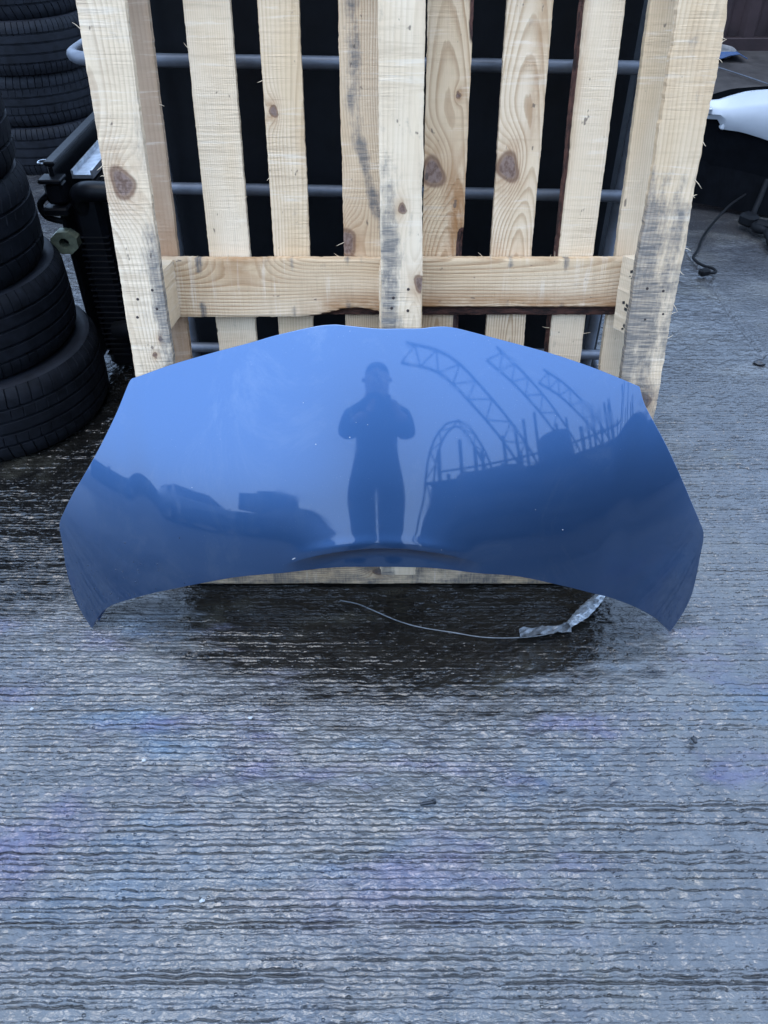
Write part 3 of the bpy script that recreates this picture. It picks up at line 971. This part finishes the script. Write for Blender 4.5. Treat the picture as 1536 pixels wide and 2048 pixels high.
# ------------------------------------------------------------------ radiator pack between tyres and pallet
M['blackplastic'] = simple('black_plastic', (.004, .0045, .006), .40, 0, .3, 30, .1, 200, spec=.14)
M['alu'] = simple('dull_aluminium', (.42, .44, .47), .35, .9, .3, 30, .2, 80)
M['olive'] = simple('olive_plated', (.20, .22, .15), .45, .5, .3, 40)
M['hose'] = simple('rubber_hose', (.0035, .004, .005), .65, spec=.12)
RP = thing('radiator_pack', 'black car radiator pack with fan shroud standing between the tyres and the pallet', 'radiator', (-.80, 2.25, 0))
MB().box((-.108, .33, .335), (.014, .66, .60), bev=.004).build('shroud_panel', M['blackplastic'], RP)
sp = MB().box((-.108, .33, .640), (.030, .66, .012), bev=.003).build('shroud_lip', M['blackplastic'], RP)
MB().box((-.045, .36, .30), (.040, .58, .56)).build('core', M['blackplastic'], RP)
mb = MB()
for k in range(34): mb.box((-.0225, .36, .04 + k * .016), (.004, .56, .004))
mb.build('core_fins', M['blackplastic'], RP)
MB().box((-.045, .36, .588), (.050, .60, .010)).build('top_channel', M['alu'], RP)
for dx in (-.072, -.018):
    MB().box((dx, .36, .594), (.006, .60, .022)).build('channel_flange', M['alu'], RP)
tk = MB().box((-.035, .035, .29), (.085, .07, .56), bev=.016).build('end_tank', M['blackplastic'], RP)
mb = MB()
for k in range(22): mb.box((-.035, .030, .06 + k * .018), (.088, .068, .004), bev=.001)
mb.build('tank_ribs', M['blackplastic'], tk)
auto_smooth(MB().tube(curve_pts([(-.045, .03, .50), (-.045, .0, .555), (-.01, -.02, .575), (.06, -.02, .572), (.11, -.02, .565)], 24), [.026] * 100 if False else .027, 14).build('outlet_pipe', M['blackplastic'], RP), 50)
auto_smooth(MB().tube([(.055, -.02, .572), (.075, -.02, .570)], .031, 14).build('hose_clamp', M['alu'], RP), 40)
cn = MB().box((-.108, .01, .565), (.052, .05, .060), bev=.008).build('connector', M['blackplastic'], RP)
MB().box((-.108, -.002, .602), (.062, .056, .012), bev=.003).build('connector_collar', M['blackplastic'], cn)
MB().box((-.112, -.004, .520), (.070, .052, .022), bev=.005).build('connector_foot', M['blackplastic'], cn)
auto_smooth(MB().tube(curve_pts([(-.13, .0, .56), (-.158, -.005, .535), (-.150, -.005, .500), (-.11, 0, .485)], 16), .009, 8).build('connector_lead', M['hose'], RP), 60)
mb = MB()
pts = [(-.130 + .012 * math.cos(a), .02 + .016 * math.sin(a), .640) for a in np.linspace(0, 2 * math.pi, 17)]
auto_smooth(mb.tube(pts, .0025, 6, False).build('lifting_ring', M['alu'], RP), 60)
# octagonal olive bracket with a hole
def octa(cx, cz, r, ri, y0, y1):
    V = []; F = []
    for y in (y0, y1):
        for k in range(8):
            a = R(22.5 + 45 * k); V.append((cx + r * 1.18 * math.cos(a), y, cz + r * math.sin(a)))
        for k in range(8):
            a = R(22.5 + 45 * k); V.append((cx + ri * math.cos(a), y, cz + ri * math.sin(a)))
    for k in range(8):
        k2 = (k + 1) % 8
        F += [(k, k2, 8 + k2, 8 + k), (16 + k, 24 + k, 24 + k2, 16 + k2), (k, 16 + k, 16 + k2, k2), (8 + k, 8 + k2, 24 + k2, 24 + k)]
    return V, F
V, F = octa(-.108, .435, .034, .015, -.035, .0)
MB().add(V, F).build('mounting_bracket', M['olive'], RP)
MB().box((-.108, .004, .435), (.05, .006, .05)).build('bracket_back', M['blackplastic'], RP)
MB().box((.075, .10, .27), (.14, .012, .50), bev=.003).build('fan_shroud', M['blackplastic'], RP)
mb = MB(); mb.box((.052, .088, .30), (.008, .012, .16), bev=.002); mb.build('shroud_rib', M['blackplastic'], RP)
auto_smooth(MB().tube(curve_pts([(-.02, -.03, .16), (.04, -.05, .175), (.10, -.06, .165), (.17, -.05, .155)], 20), .027, 14).build('lower_hose', M['hose'], RP), 60)
auto_smooth(MB().tube([(.085, -.058, .168), (.105, -.060, .165)], .0305, 14).build('hose_clamp', M['hose'], RP), 40)

# ------------------------------------------------------------------ right-hand background: bumper, cables, board, container
M['white'] = simple('white_car_paint', (.38, .395, .415), .42, 0, .05, 6, .03, 60, coat=0)
M['blackliner'] = simple('black_liner', (.0025, .003, .004), .8, spec=.05)
BP = thing('car_bumper', 'white car bumper with black inner side lying at the right edge', 'bumper', (1.35, 3.62, 0))
xs = np.linspace(0, 1.35, 46)
def bz(x, pts): return np.interp(x, [p[0] for p in pts], [p[1] for p in pts])
ztop = bz(xs, [(0, .446), (.05, .448), (.10, .470), (.16, .492), (.25, .505), (.5, .53), (.9, .52), (1.35, .45)])
zcr = bz(xs, [(0, .430), (.08, .428), (.16, .446), (.3, .470), (.6, .48), (1.35, .42)])
zbot = bz(xs, [(0, .388), (.074, .388), (.086, .352), (.16, .348), (.25, .328), (.5, .26), (.9, .25), (1.35, .34)])
yof = .05 - .16 * np.sin(np.linspace(.15, math.pi * .95, 46))
V = []; F = []
for i, x in enumerate(xs):
    V += [(x, yof[i] + .055, ztop[i] - .004), (x, yof[i] + .03, ztop[i]), (x, yof[i] + .008, zcr[i] + .004), (x, yof[i], zcr[i] - .006), (x + (.012 if i == 0 else 0), yof[i] - .006, (zcr[i] + zbot[i]) / 2), (x, yof[i] + .004, zbot[i] + .012),
          (x, yof[i] + .010, zbot[i]), (x, yof[i] + .018, zbot[i])]
q = 8
for i in range(len(xs) - 1):
    for j in range(q - 1): F.append((i * q + j, i * q + j + 1, (i + 1) * q + j + 1, (i + 1) * q + j))
sk = MB().add(V, F).build('bumper_skin', M['white'], BP)
md = sk.modifiers.new('thick', 'SOLIDIFY'); md.thickness = .004; md.offset = 1
auto_smooth(sk, 40)
V = []; F = []
for i, x in enumerate(xs):
    zb = bz(x, [(0, .03), (.10, .03), (.25, .02), (.4, .01), (1.35, .02)])
    V += [(x, yof[i] + .022, zbot[i] + .02), (x, yof[i] + .04, (zbot[i] + zb) / 2), (x, yof[i] + .03 - .03 * min(1, x / .3), zb), (x, yof[i] + .20, zb + .01), (x, yof[i] + .22, ztop[i] - .03)]
q = 5
for i in range(len(xs) - 1):
    for j in range(q - 1): F.append((i * q + j, i * q + j + 1, (i + 1) * q + j + 1, (i + 1) * q + j))
F.append(tuple(range(q))); F.append(tuple((len(xs) - 1) * q + k for k in range(q))[::-1])
MB().add(V, F).build('inner_liner', M['blackliner'], BP)
MB().box((.085, .012, .365), (.016, .030, .034), Matrix.Rotation(.3, 3, 'Y'), bev=.004).build('clip', M['white'], BP)
MB().box((.012, .012, .420), (.020, .030, .026), bev=.004).build('fixing_tab', M['alu'], BP)

def ground_curve(name, ctrl, r, mat, label, cat, n=50, sides=8, parent=None):
    p = curve_pts(ctrl, n)
    b = Vector((p[0].x, p[0].y, 0))
    o = MB().tube([q - b for q in p], r, sides).build(name, mat, parent)
    o.location = b
    auto_smooth(o, 60)
    if label: tag(o, label, cat)
    return o
WI = thing('thin_cable', 'thin black cable looping from the white bumper to a plug on the concrete', 'cable', (1.56, 3.55, 0))
def rel(l, b): return [tuple(np.array(p) - np.array(b)) for p in l]
auto_smooth(MB().tube(curve_pts(rel([(1.585, 3.56, .10), (1.50, 3.50, .07), (1.415, 3.42, .02), (1.345, 3.31, .008), (1.305, 3.22, .008), (1.275, 3.16, .008), (1.245, 3.10, .008), (1.262, 3.035, .008), (1.292, 3.0, .010), (1.292, 2.965, .010), (1.262, 2.955, .012)], (1.56, 3.55, 0)), 70), .0055, 8).build('wire', M['hose'], WI), 60)
MB().box((-.315, -.592, .014), (.042, .030, .026), Matrix.Rotation(.3, 3, 'Z'), bev=.006).build('plug', M['hose'], WI)
LO = thing('wiring_loom', 'thick black wiring loom with connectors hanging beside the white bumper', 'wiring loom', (1.60, 3.52, 0))
auto_smooth(MB().tube(curve_pts(rel([(1.66, 3.56, .16), (1.625, 3.50, .10), (1.590, 3.44, .05), (1.575, 3.36, .035), (1.605, 3.30, .035), (1.60, 3.24, .025), (1.60, 3.17, .016), (1.625, 3.10, .014), (1.67, 3.06, .014), (1.74, 3.02, .014)], (1.60, 3.52, 0)), 60),
                 [.012 + .008 * abs(math.sin(i * .55)) * (10 < i < 34) for i in range(200)][:len(curve_pts([(0, 0, 0)] * 10, 60))], 9).build('sleeve', M['hose'], LO), 60)
MB().box((-.035, -.105, .045), (.06, .075, .05), Matrix.Rotation(.5, 3, 'Z'), bev=.012).build('connector_body', M['hose'], LO)
MB().box((.010, -.165, .040), (.075, .045, .045), Matrix.Rotation(-.7, 3, 'Z'), bev=.012).build('connector_body', M['hose'], LO)
MB().box((0.0, -.335, .018), (.030, .018, .028), bev=.004).build('white_tape', M['chip'], LO)

M['brownboard'] = simple('weathered_board', (.034, .029, .026), .5, 0, .35, 6, .2, 60)
o = MB().box((0, 0, .05), (2.4, 1.55, .045), bev=.006).build('sheet_board', M['brownboard'])
o.location = (3.05, 5.55, .02); o.rotation_euler = (R(1.5), 0, R(-3))
tag(o, 'flat grey brown sheet board lying behind the white bumper', 'board')
o = ground_curve('strap', [(1.98, 6.12, .122), (2.2, 5.8, .115), (2.42, 5.35, .10), (2.52, 5.05, .09)], .004, M['tube'], 'thin grey strap lying across the brown board behind the bumper', 'strap', 20)
M['bluecloth'] = simple('blue_sheeting', (.02, .05, .12), .7)
V = []; F = []
g = random.Random(3)
for i in range(9):
    for j in range(5): V.append((i * .06, j * .07, .012 + .03 * g.random() * (0 < i < 8)))
for i in range(8):
    for j in range(4): F.append((i * 5 + j, (i + 1) * 5 + j, (i + 1) * 5 + j + 1, i * 5 + j + 1))
o = MB().add(V, F).build('plastic_sheeting', M['bluecloth'], None, True)
o.location = (1.95, 6.02, .118); md = o.modifiers.new('t', 'SOLIDIFY'); md.thickness = .006
tag(o, 'scrap of blue sheeting at the far end of the brown board', 'sheeting')
def lump(name, c, r, mat, label, cat, sd):
    import bmesh
    bm = bmesh.new()
    bmesh.ops.create_icosphere(bm, subdivisions=3, radius=1)
    g2 = random.Random(sd)
    ph = [(Vector((g2.gauss(0, 1), g2.gauss(0, 1), g2.gauss(0, 1))), g2.uniform(0, 6)) for _ in range(7)]
    for v_ in bm.verts:
        k = 1 + sum(.11 * math.sin(2.4 * v_.co.dot(a) + b) for a, b in ph)
        v_.co = Vector((v_.co.x * r[0] * k, v_.co.y * r[1] * k, max(v_.co.z, -.75) * r[2] * k + r[2] * .72))
    me = bpy.data.meshes.new(name); bm.to_mesh(me); bm.free(); me.shade_smooth()
    o_ = link(name, me, mat, None, c)
    return tag(o_, label, cat)
M['rag'] = simple('grey_rag', (.15, .14, .13), .85)
lump('rag', (2.28, 6.14, .118), (.09, .05, .04), M['rag'], 'crumpled grey rag on the far end of the brown board', 'rag', 3)

M['container'] = simple('dark_oxide_steel', (.020, .011, .011), .6, .0, .6, 2.0, .15, 30, spec=.3)
CT = thing('shipping_container', 'dark reddish brown corrugated steel container closing the yard at the back', 'container', (1.0, 6.75, 0))
V = []; F = []
xs = []
x = -3.6
while x < 5.2:
    xs += [(x, 0), (x + .07, 0), (x + .105, .036), (x + .175, .036)]; x += .21
for (x, y) in xs: V += [(x, y, .12), (x, y, 2.2)]
for i in range(len(xs) - 1): F.append((2 * i, 2 * i + 2, 2 * i + 3, 2 * i + 1))
MB().add(V, F).build('corrugated_side', M['container'], CT)
mb = MB(); mb.box((.8, .03, .06), (9.0, .10, .12), bev=.005); mb.build('bottom_rail', M['container'], CT)
mb = MB(); mb.box((.8, .03, 2.25), (9.0, .10, .12), bev=.005); mb.build('top_rail', M['container'], CT)
mb = MB(); mb.box((.8, 1.2, 1.1), (8.9, 2.2, 2.1)); mb.build('box', M['container'], CT)

# ------------------------------------------------------------------ small things on the concrete
M['foilbright'] = simple('crumpled_silver', (.34, .36, .38), .3, .4, .3, 60, .5, 90)
M['foil'] = simple('silvery_plastic', (.13, .14, .15), .35, .3, .3, 60, .5, 90)
g = random.Random(21)
ST = thing('plastic_strip', 'crumpled silvery plastic strip with a thin tail lying under the bonnet', 'strip', (.45, 1.19, 0))
p = curve_pts([(.505, 1.262, .014), (.47, 1.225, .012), (.435, 1.19, .010), (.405, 1.166, .006)], 24)
V = []; F = []
for i, q in enumerate(p):
    w = .012 * math.sin(math.pi * (.12 + .8 * i / len(p))) + .003
    tdir = (p[min(i + 1, len(p) - 1)] - p[max(i - 1, 0)]).normalized(); sd_ = Vector((tdir.y, -tdir.x, 0))
    for k in range(7):
        f_ = (k - 3) / 3
        V.append(tuple(q + sd_ * w * f_ + Vector((0, 0, .008 * (1 - f_ * f_) + g.uniform(-.0025, .0025))) - Vector((.45, 1.19, 0))))
for i in range(len(p) - 1):
    for k in range(6): F.append((i * 7 + k, i * 7 + k + 1, (i + 1) * 7 + k + 1, (i + 1) * 7 + k))
o = MB().add(V, F).build('crumpled_sheet', M['foilbright'], ST); md = o.modifiers.new('t', 'SOLIDIFY'); md.thickness = .0015
tail = [(.405, 1.166, .006), (.365, 1.145, .004), (.30, 1.134, .003), (.22, 1.134, .003), (.15, 1.148, .003), (.08, 1.163, .003), (.03, 1.182, .003), (-.02, 1.21, .003), (-.06, 1.232, .003), (-.10, 1.243, .003)]
auto_smooth(MB().tube(rel([tuple(q) for q in curve_pts(tail, 70)], (.45, 1.19, 0)), .0015, 6).build('tail', M['foil'], ST), 70)
V = []; F = []
for i in range(12):
    for k in range(5):
        V.append((-.155 + i * .0105, -.047 + .004 * i * .35 + (k - 2) * .0055 + g.uniform(-.002, .002), .004 + g.uniform(0, .009)))
for i in range(11):
    for k in range(4): F.append((i * 5 + k, (i + 1) * 5 + k, (i + 1) * 5 + k + 1, i * 5 + k + 1))
o = MB().add(V, F).build('torn_edge', M['foil'], ST); md = o.modifiers.new('t', 'SOLIDIFY'); md.thickness = .001

M['darksteel'] = simple('dark_steel', (.030, .034, .040), .38, .6)
BO = thing('bolt', 'small dark bolt lying on the concrete in the foreground', 'bolt', (.079, .745, .004), (0, 0, R(11)))
auto_smooth(MB().tube([(-.014, 0, .003), (.010, 0, .003)], .0032, 10).build('shank', M['darksteel'], BO), 40)
auto_smooth(MB().tube([(.010, 0, .004), (.0145, 0, .004)], .0056, 6).build('head', M['darksteel'], BO), 20)
M['pebble'] = simple('dark_pebble', (.020, .021, .024), .4)
lump('pebble', (.600, .880, -.001), (.0055, .0075, .006), M['pebble'], 'rounded dark pebble on the concrete at the right of the foreground', 'pebble', 1)
lump('pebble', (.183, .776, -.001), (.0055, .004, .004), M['pebble'], 'small dark pebble just behind the bolt on the concrete', 'pebble', 2)
lump('oil_lump', (1.235, 2.30, -.002), (.020, .016, .006), M['pebble'], 'flat dark lump on the concrete to the right of the pallet', 'lump', 5)
for i, (x, y, lb) in enumerate(((-.705, .951, 'white stone chip on the concrete at the far left of the foreground'), (-.265, .93, 'white stone chip on the concrete left of the bolt, furthest back'),
                                (-.30, .575, 'white stone chip on the concrete in the lower left foreground'), (-.455, .835, 'white stone chip between two concrete ridges at the left'))):
    lump('stone_chip', (x, y, -.0008), (.0042, .003, .0028), M['chip'], lb, 'stone chip', 30 + i)['group'] = 'white stone chips on the concrete'

# ------------------------------------------------------------------ the yard behind the photographer (seen mirrored in the bonnet)
M['cloth'] = simple('dark_jacket', (.012, .013, .018), .8, 0, .3, 20, .2, 200, spec=.2)
M['trouser'] = simple('dark_trousers', (.015, .016, .022), .8, 0, .3, 20, .2, 200, spec=.2)
M['skin'] = simple('skin', (.42, .26, .19), .5, 0, .1, 30, .05)
M['hair'] = simple('dark_hair', (.015, .011, .009), .6)
def skin_mesh(name, joints, edges, sub=2):
    me = bpy.data.meshes.new(name)
    me.from_pydata([j[:3] for j in joints], edges, [])
    o = bpy.data.objects.new(name, me); COL.objects.link(o)
    md = o.modifiers.new('skin', 'SKIN'); md.use_smooth_shade = True; md.branch_smoothing = .6
    sv = me.skin_vertices[0].data
    for i, j in enumerate(joints):
        sv[i].radius = (j[3], j[4] if len(j) > 4 else j[3]); sv[i].use_root = (i == 0)
    o.modifiers.new('sub', 'SUBSURF').levels = sub
    dg = bpy.context.evaluated_depsgraph_get()
    m2 = bpy.data.meshes.new_from_object(o.evaluated_get(dg)); m2.name = name
    bpy.data.objects.remove(o)
    m2.shade_smooth()
    return m2
PX, PY = -.045, -.36
J = [(0, 0, .98, .165, .115), (0, -.01, 1.15, .155, .11), (0, -.01, 1.34, .175, .115), (0, 0, 1.47, .15, .09), (0, .02, 1.575, .062, .064), (0, .03, 1.65, .085, .10), (0, .035, 1.74, .092, .108), (0, .03, 1.81, .070, .08),
     (.088, 0, .88, .105), (.092, .02, .52, .086), (.095, 0, .11, .070), (.10, .13, .045, .045),
     (-.088, 0, .88, .105), (-.092, .02, .52, .086), (-.095, 0, .11, .070), (-.10, .13, .045, .045),
     (.165, 0, 1.43, .075), (.178, .07, 1.23, .062), (.13, .29, 1.28, .036),
     (-.165, 0, 1.43, .075), (-.178, .07, 1.23, .062), (-.06, .29, 1.28, .036)]
Ed = [(0, 1), (1, 2), (2, 3), (3, 4), (4, 5), (5, 6), (6, 7), (0, 8), (8, 9), (9, 10), (10, 11), (0, 12), (12, 13), (13, 14), (14, 15), (3, 16), (16, 17), (17, 18), (3, 19), (19, 20), (20, 21)]
bm_ = skin_mesh('person', J, Ed)
for mname in ('cloth', 'trouser', 'skin', 'hair'): bm_.materials.append(M[mname])
for poly in bm_.polygons:
    c = poly.center
    poly.material_index = 0
    if c.z < .96: poly.material_index = 1
    if c.z > 1.555: poly.material_index = 2
    if c.z > 1.72 or (c.z > 1.62 and c.y < .0): poly.material_index = 3
    if c.y > .25 and 1.1 < c.z < 1.5: poly.material_index = 2
PE = link('person', bm_, None, None, (PX, PY, .0))
tag(PE, 'person in dark jacket and trousers holding a phone at chest height, mirrored in the bonnet', 'person')
# hands: palm and five bent fingers on each side of the phone
def hand(sx, wrist):
    w = Vector(wrist)
    J = [(*w, .026), (*(w + Vector((-sx * .012, .030, .02))), .030, .016)]
    E = [(0, 1)]
    for k in range(4):
        b = w + Vector((-sx * .018, .040, .045 - k * .019)); L_ = (.020, .023, .021, .016)[k]
        i = len(J)
        J += [(*b, .0095), (*(b + Vector((-sx * .010, L_, .004))), .0088), (*(b + Vector((-sx * .028, L_ * 1.3, .003))), .0080)]
        E += [(1, i), (i, i + 1), (i + 1, i + 2)]
    i = len(J)
    b = w + Vector((-sx * .012, .012, .040))
    J += [(*b, .011), (*(b + Vector((-sx * .018, -.008, .022))), .010), (*(b + Vector((-sx * .034, .002, .036))), .0085)]
    E += [(1, i), (i, i + 1), (i + 1, i + 2)]
    o_ = link('hand', skin_mesh('hand', J, E, 1), M['skin'], PE)
    return o_
hand(1, (.13, .285, 1.285)); hand(-1, (-.045, .285, 1.285))
# face details
for sx in (-1, 1):
    MB().tube([(sx * .078, .03, 1.70), (sx * .090, .024, 1.705)], [.012, .016], 8).build('ear', M['skin'], PE)
MB().tube([(0, .125, 1.72), (0, .142, 1.685), (0, .125, 1.675)], [.008, .014, .010], 6).build('nose', M['skin'], PE)
for sx in (-1, 1):
    MB().tube([(sx * .030, .112, 1.722), (sx * .030, .122, 1.722)], [.013, .008], 8).build('eye', M['hair'], PE)
MB().box((0, .118, 1.640), (.045, .012, .010), bev=.004).build('mouth', M['skin'], PE)
PHN = thing('phone', 'black phone held upright in both hands of the mirrored person', 'phone', (0, -.030, 1.29))
MB().box((0, 0, .02), (.074, .008, .150), bev=.003).build('body', M['blackplastic'], PHN)
MB().box((.012, .0055, .075), (.036, .003, .036), bev=.001).build('camera_bump', M['blackplastic'], PHN)

def place(az, dist): return (math.sin(R(az)) * dist, -math.cos(R(az)) * dist)
M['yard_dark'] = simple('dark_weathered_steel', (.065, .070, .080), .8, 0, .5, 3, .2, 40)
M['yard_steel'] = simple('grey_steel', (.06, .065, .075), .5, .3)
# long dark store shed on the right, with roof posts standing up behind it
SH = thing('store_shed', 'dark corrugated store shed across the yard behind the photographer', 'shed', (5.2, -8.0, 0), (0, 0, R(28)))
V = []; F = []; xs = []
x = -4.2
while x < 9.5: xs += [(x, 0), (x + .1, 0), (x + .14, .04), (x + .24, .04)]; x += .28
for (x, y) in xs: V += [(x, y, 0), (x, y, 3.4)]
for i in range(len(xs) - 1): F.append((2 * i, 2 * i + 1, 2 * i + 3, 2 * i + 2))
MB().add(V, F).build('corrugated_wall', M['yard_dark'], SH)
MB().box((2.65, -1.5, 1.65), (13.6, 2.9, 3.3)).build('body', M['yard_dark'], SH)
MB().box((2.65, -1.45, 3.46), (13.9, 3.2, .10), Matrix.Rotation(.03, 3, 'X'), bev=.01).build('roof', M['yard_dark'], SH)
MB().box((-1.6, .06, 1.1), (1.0, .06, 2.1), bev=.01).build('door', M['yard_steel'], SH)
g = random.Random(12)
for k in range(26):
    x = -4.0 + k * .42 + g.uniform(-.15, .15); h = g.uniform(.5, 2.6)
    auto_smooth(MB().tube([(x, -.3, 3.45), (x + g.uniform(-.05, .05), -.3, 3.45 + h)], .065, 6).build('roof_post', M['yard_steel'], SH))
# lattice arch of a steel gantry
def lattice(name, ctrl, w, r, label):
    p = curve_pts(ctrl, 22)
    b = Vector((p[0].x, p[0].y, 0))
    root = thing(name, label, 'gantry', b)
    off = Vector((0, 0, -w))
    ch = [q - b for q in p]
    lo = []
    for i, q in enumerate(ch):
        td = (ch[min(i + 1, len(ch) - 1)] - ch[max(i - 1, 0)]).normalized()
        side = td.cross(Vector((p[0].y, -p[0].x, 0)).normalized().cross(Vector((0, 0, 1)))).normalized() if False else Vector((-td.z, 0, td.x)).normalized()
        lo.append(q - side * w)
    auto_smooth(MB().tube(ch, r, 6).build('upper_chord', M['yard_steel'], root), 60)
    auto_smooth(MB().tube(lo, r, 6).build('lower_chord', M['yard_steel'], root), 60)
    for i in range(0, len(ch) - 1, 2):
        MB().tube([ch[i], lo[min(i + 1, len(lo) - 1)]], r * .6, 5).build('brace', M['yard_steel'], root)
        MB().tube([lo[min(i + 1, len(lo) - 1)], ch[min(i + 2, len(ch) - 1)]], r * .6, 5).build('brace', M['yard_steel'], root)
    return root
lattice('gantry', [(5.3, -9.6, 0), (4.9, -9.6, 3.2), (4.1, -9.6, 5.4), (2.9, -9.6, 7.4), (1.9, -9.6, 8.6), (.6, -9.6, 9.0)], .80, .05, 'grey steel lattice arch rising over the yard, mirrored in the bonnet')
lattice('gantry', [(9.6, -8.6, 0), (9.2, -8.6, 3.0), (8.3, -8.6, 5.0), (6.8, -8.6, 6.6), (5.6, -8.6, 7.4)], .65, .045, 'smaller steel lattice arch further right in the bonnet mirror image')
# crates and a parked car on the left
M['crate'] = simple('dark_crate', (.10, .105, .115), .8)
for i, (az, d, w, h, z, lb) in enumerate(((-20.5, 7.6, .75, 1.0, 1.15, 'dark upper crate mirrored at the left of the person'), (-24.5, 7.6, .70, .80, 1.15, 'smaller dark upper crate mirrored further left'),
                                       (-22.5, 7.6, 1.9, 1.12, 0, 'wide dark lower crate carrying two smaller crates'))):
    x, y = place(az, d)
    CR = thing('crate', lb, 'crate', (x, y, z), (0, 0, R(-az)), 'crates behind the photographer')
    MB().box((0, 0, h / 2), (w, .9, h - .04), bev=.01).build('body', M['crate'], CR)
    for zz in (.08, h / 2, h - .10):
        MB().box((0, .46, zz), (w, .02, .10), bev=.004).build('slat', M['crate'], CR)
    for xx in (-w / 2 + .05, w / 2 - .05):
        MB().box((xx, .475, h / 2), (.09, .02, h - .06), bev=.004).build('corner_batten', M['crate'], CR)
def car(loc, rz, label, colname):
    root = thing('parked_car', label, 'car', loc, (0, 0, rz), 'cars parked behind the photographer')
    side = [(-2.05, .35), (-2.05, .72), (-1.9, .86), (-1.15, .95), (-.55, 1.40), (.75, 1.44), (1.45, .98), (1.98, .90), (2.08, .70), (2.05, .32)]
    V = []; F = []; n = len(side)
    ws = [.80, .84, .84, .84, .62, .62, .82, .80, .78, .78]
    for s in (-1, 1): V += [(x, s * ws[i], z) for i, (x, z) in enumerate(side)]
    for i in range(n - 1): F.append((i, i + 1, n + i + 1, n + i))
    F.append((n - 1, 0, n, 2 * n - 1)); F.append(tuple(range(n))[::-1]); F.append(tuple(range(n, 2 * n)))
    MB().add(V, F).build('body', M[colname], root)
    for s in (-1, 1):
        MB().add([(-1.0, s * .815, .98), (-.52, s * .655, 1.34), (.70, s * .655, 1.37), (1.25, s * .815, 1.0)], [(0, 1, 2, 3)]).build('side_window', M['tank'], root)
    MB().add([(1.40, -.70, 1.03), (1.40, .70, 1.03), (.80, .58, 1.43), (.80, -.58, 1.43)], [(0, 1, 2, 3)]).build('windscreen', M['tank'], root)
    for x in (-1.25, 1.3):
        for s in (-1, 1):
            w_ = auto_smooth(MB().tube([(x, s * .68, .31), (x, s * .86, .31)], .31, 20).build('wheel', M['rubber'], root), 40)
            auto_smooth(MB().tube([(x, s * .85, .31), (x, s * .872, .31)], .19, 16).build('rim', M['alu'], w_), 40)
    for s in (-.6, .6):
        MB().box((2.05, s, .66), (.06, .28, .12), bev=.02).build('headlight', M['chip'], root)
    return root
M['carpaint_dark'] = simple('dark_car_paint', (.06, .065, .075), .3, .0, .1, 5, 0, coat=1)
M['carpaint_grey'] = simple('grey_car_paint', (.12, .13, .14), .25, .4, .1, 5, 0, coat=1)
x, y = place(-13, 6.6)
car((x, y, 0), R(8), 'dark saloon car parked behind the photographer, mirrored left of the legs', 'carpaint_dark')
x, y = place(-43, 7.5)
car((x, y, 0), R(35), 'grey saloon car parked behind the photographer, mirrored at the far left', 'carpaint_grey')
# two tall tyre stacks / drums on the right
for i, (az, d, r, n, lb) in enumerate(((41, 4.6, .36, 10, 'tall dark drum column mirrored at the right end of the bonnet'), (19, 6.3, .5, 8, 'dark drum column mirrored right of the person'), (25, 6.2, .55, 8, 'wider dark drum column mirrored beside the other'))):
    x, y = place(az, d)
    DR = thing('drum_stack', lb, 'drums', (x, y, 0), (0, 0, 0), 'drum columns behind the photographer')
    hh = .88; m_ = 3
    for k in range(m_):
        prof = [(r * .96, 0), (r, .02), (r, .28), (r * 1.03, .30), (r, .32), (r, .56), (r * 1.03, .58), (r, .60), (r, .85), (r * .96, .87)]
        auto_smooth(MB().tube([(0, 0, z + k * hh) for _, z in prof], [q for q, _ in prof], 20).build('drum', M['yard_dark'], DR), 50)

lattice('gantry', [(3.2, -9.0, 0), (3.15, -9.0, 3.4), (2.8, -9.0, 5.0), (2.3, -9.0, 5.9), (1.75, -9.0, 5.2), (1.45, -9.0, 3.4), (1.4, -9.0, 0)], .25, .04, 'narrow steel hoop frame mirrored just right of the person')
lattice('gantry', [(7.4, -9.2, 0), (7.2, -9.2, 3.4), (6.3, -9.2, 5.6), (4.9, -9.2, 7.6), (3.7, -9.2, 8.8)], .7, .045, 'steel lattice arch between the two others in the bonnet mirror image')
# scaffold rails joining the posts above the shed
SC = thing('scaffold', 'pole scaffold standing behind the store shed roof', 'scaffold', (6.3, -10.6, 0), (0, 0, R(28)))
g = random.Random(31)
for k in range(12):
    x = -4.4 + k * .85 + g.uniform(-.2, .2)
    auto_smooth(MB().tube([(x, 0, 0), (x + g.uniform(-.1, .1), 0, g.uniform(4.6, 6.6))], .07, 6).build('standard', M['yard_steel'], SC))
for z in (4.3, 5.0): auto_smooth(MB().tube([(-4.6, .06, z), (5.2, .06, z + .1)], .065, 6).build('ledger', M['yard_steel'], SC))
# low panel wall closing the yard on the left
PW = thing('panel_wall', 'dark concrete panel wall closing the yard behind the parked cars', 'wall', (-6.5, -10.5, 0), (0, 0, R(-22)))
g = random.Random(32)
for k in range(9):
    MB().box((-8.6 + k * 2.05, 0, .68 + .04 * g.random()), (2.0, .12, 1.36), bev=.015).build('panel', M['yard_dark'], PW)
    MB().box((-9.62 + k * 2.05, 0, .76), (.14, .18, 1.5), bev=.015).build('post', M['yard_dark'], PW)
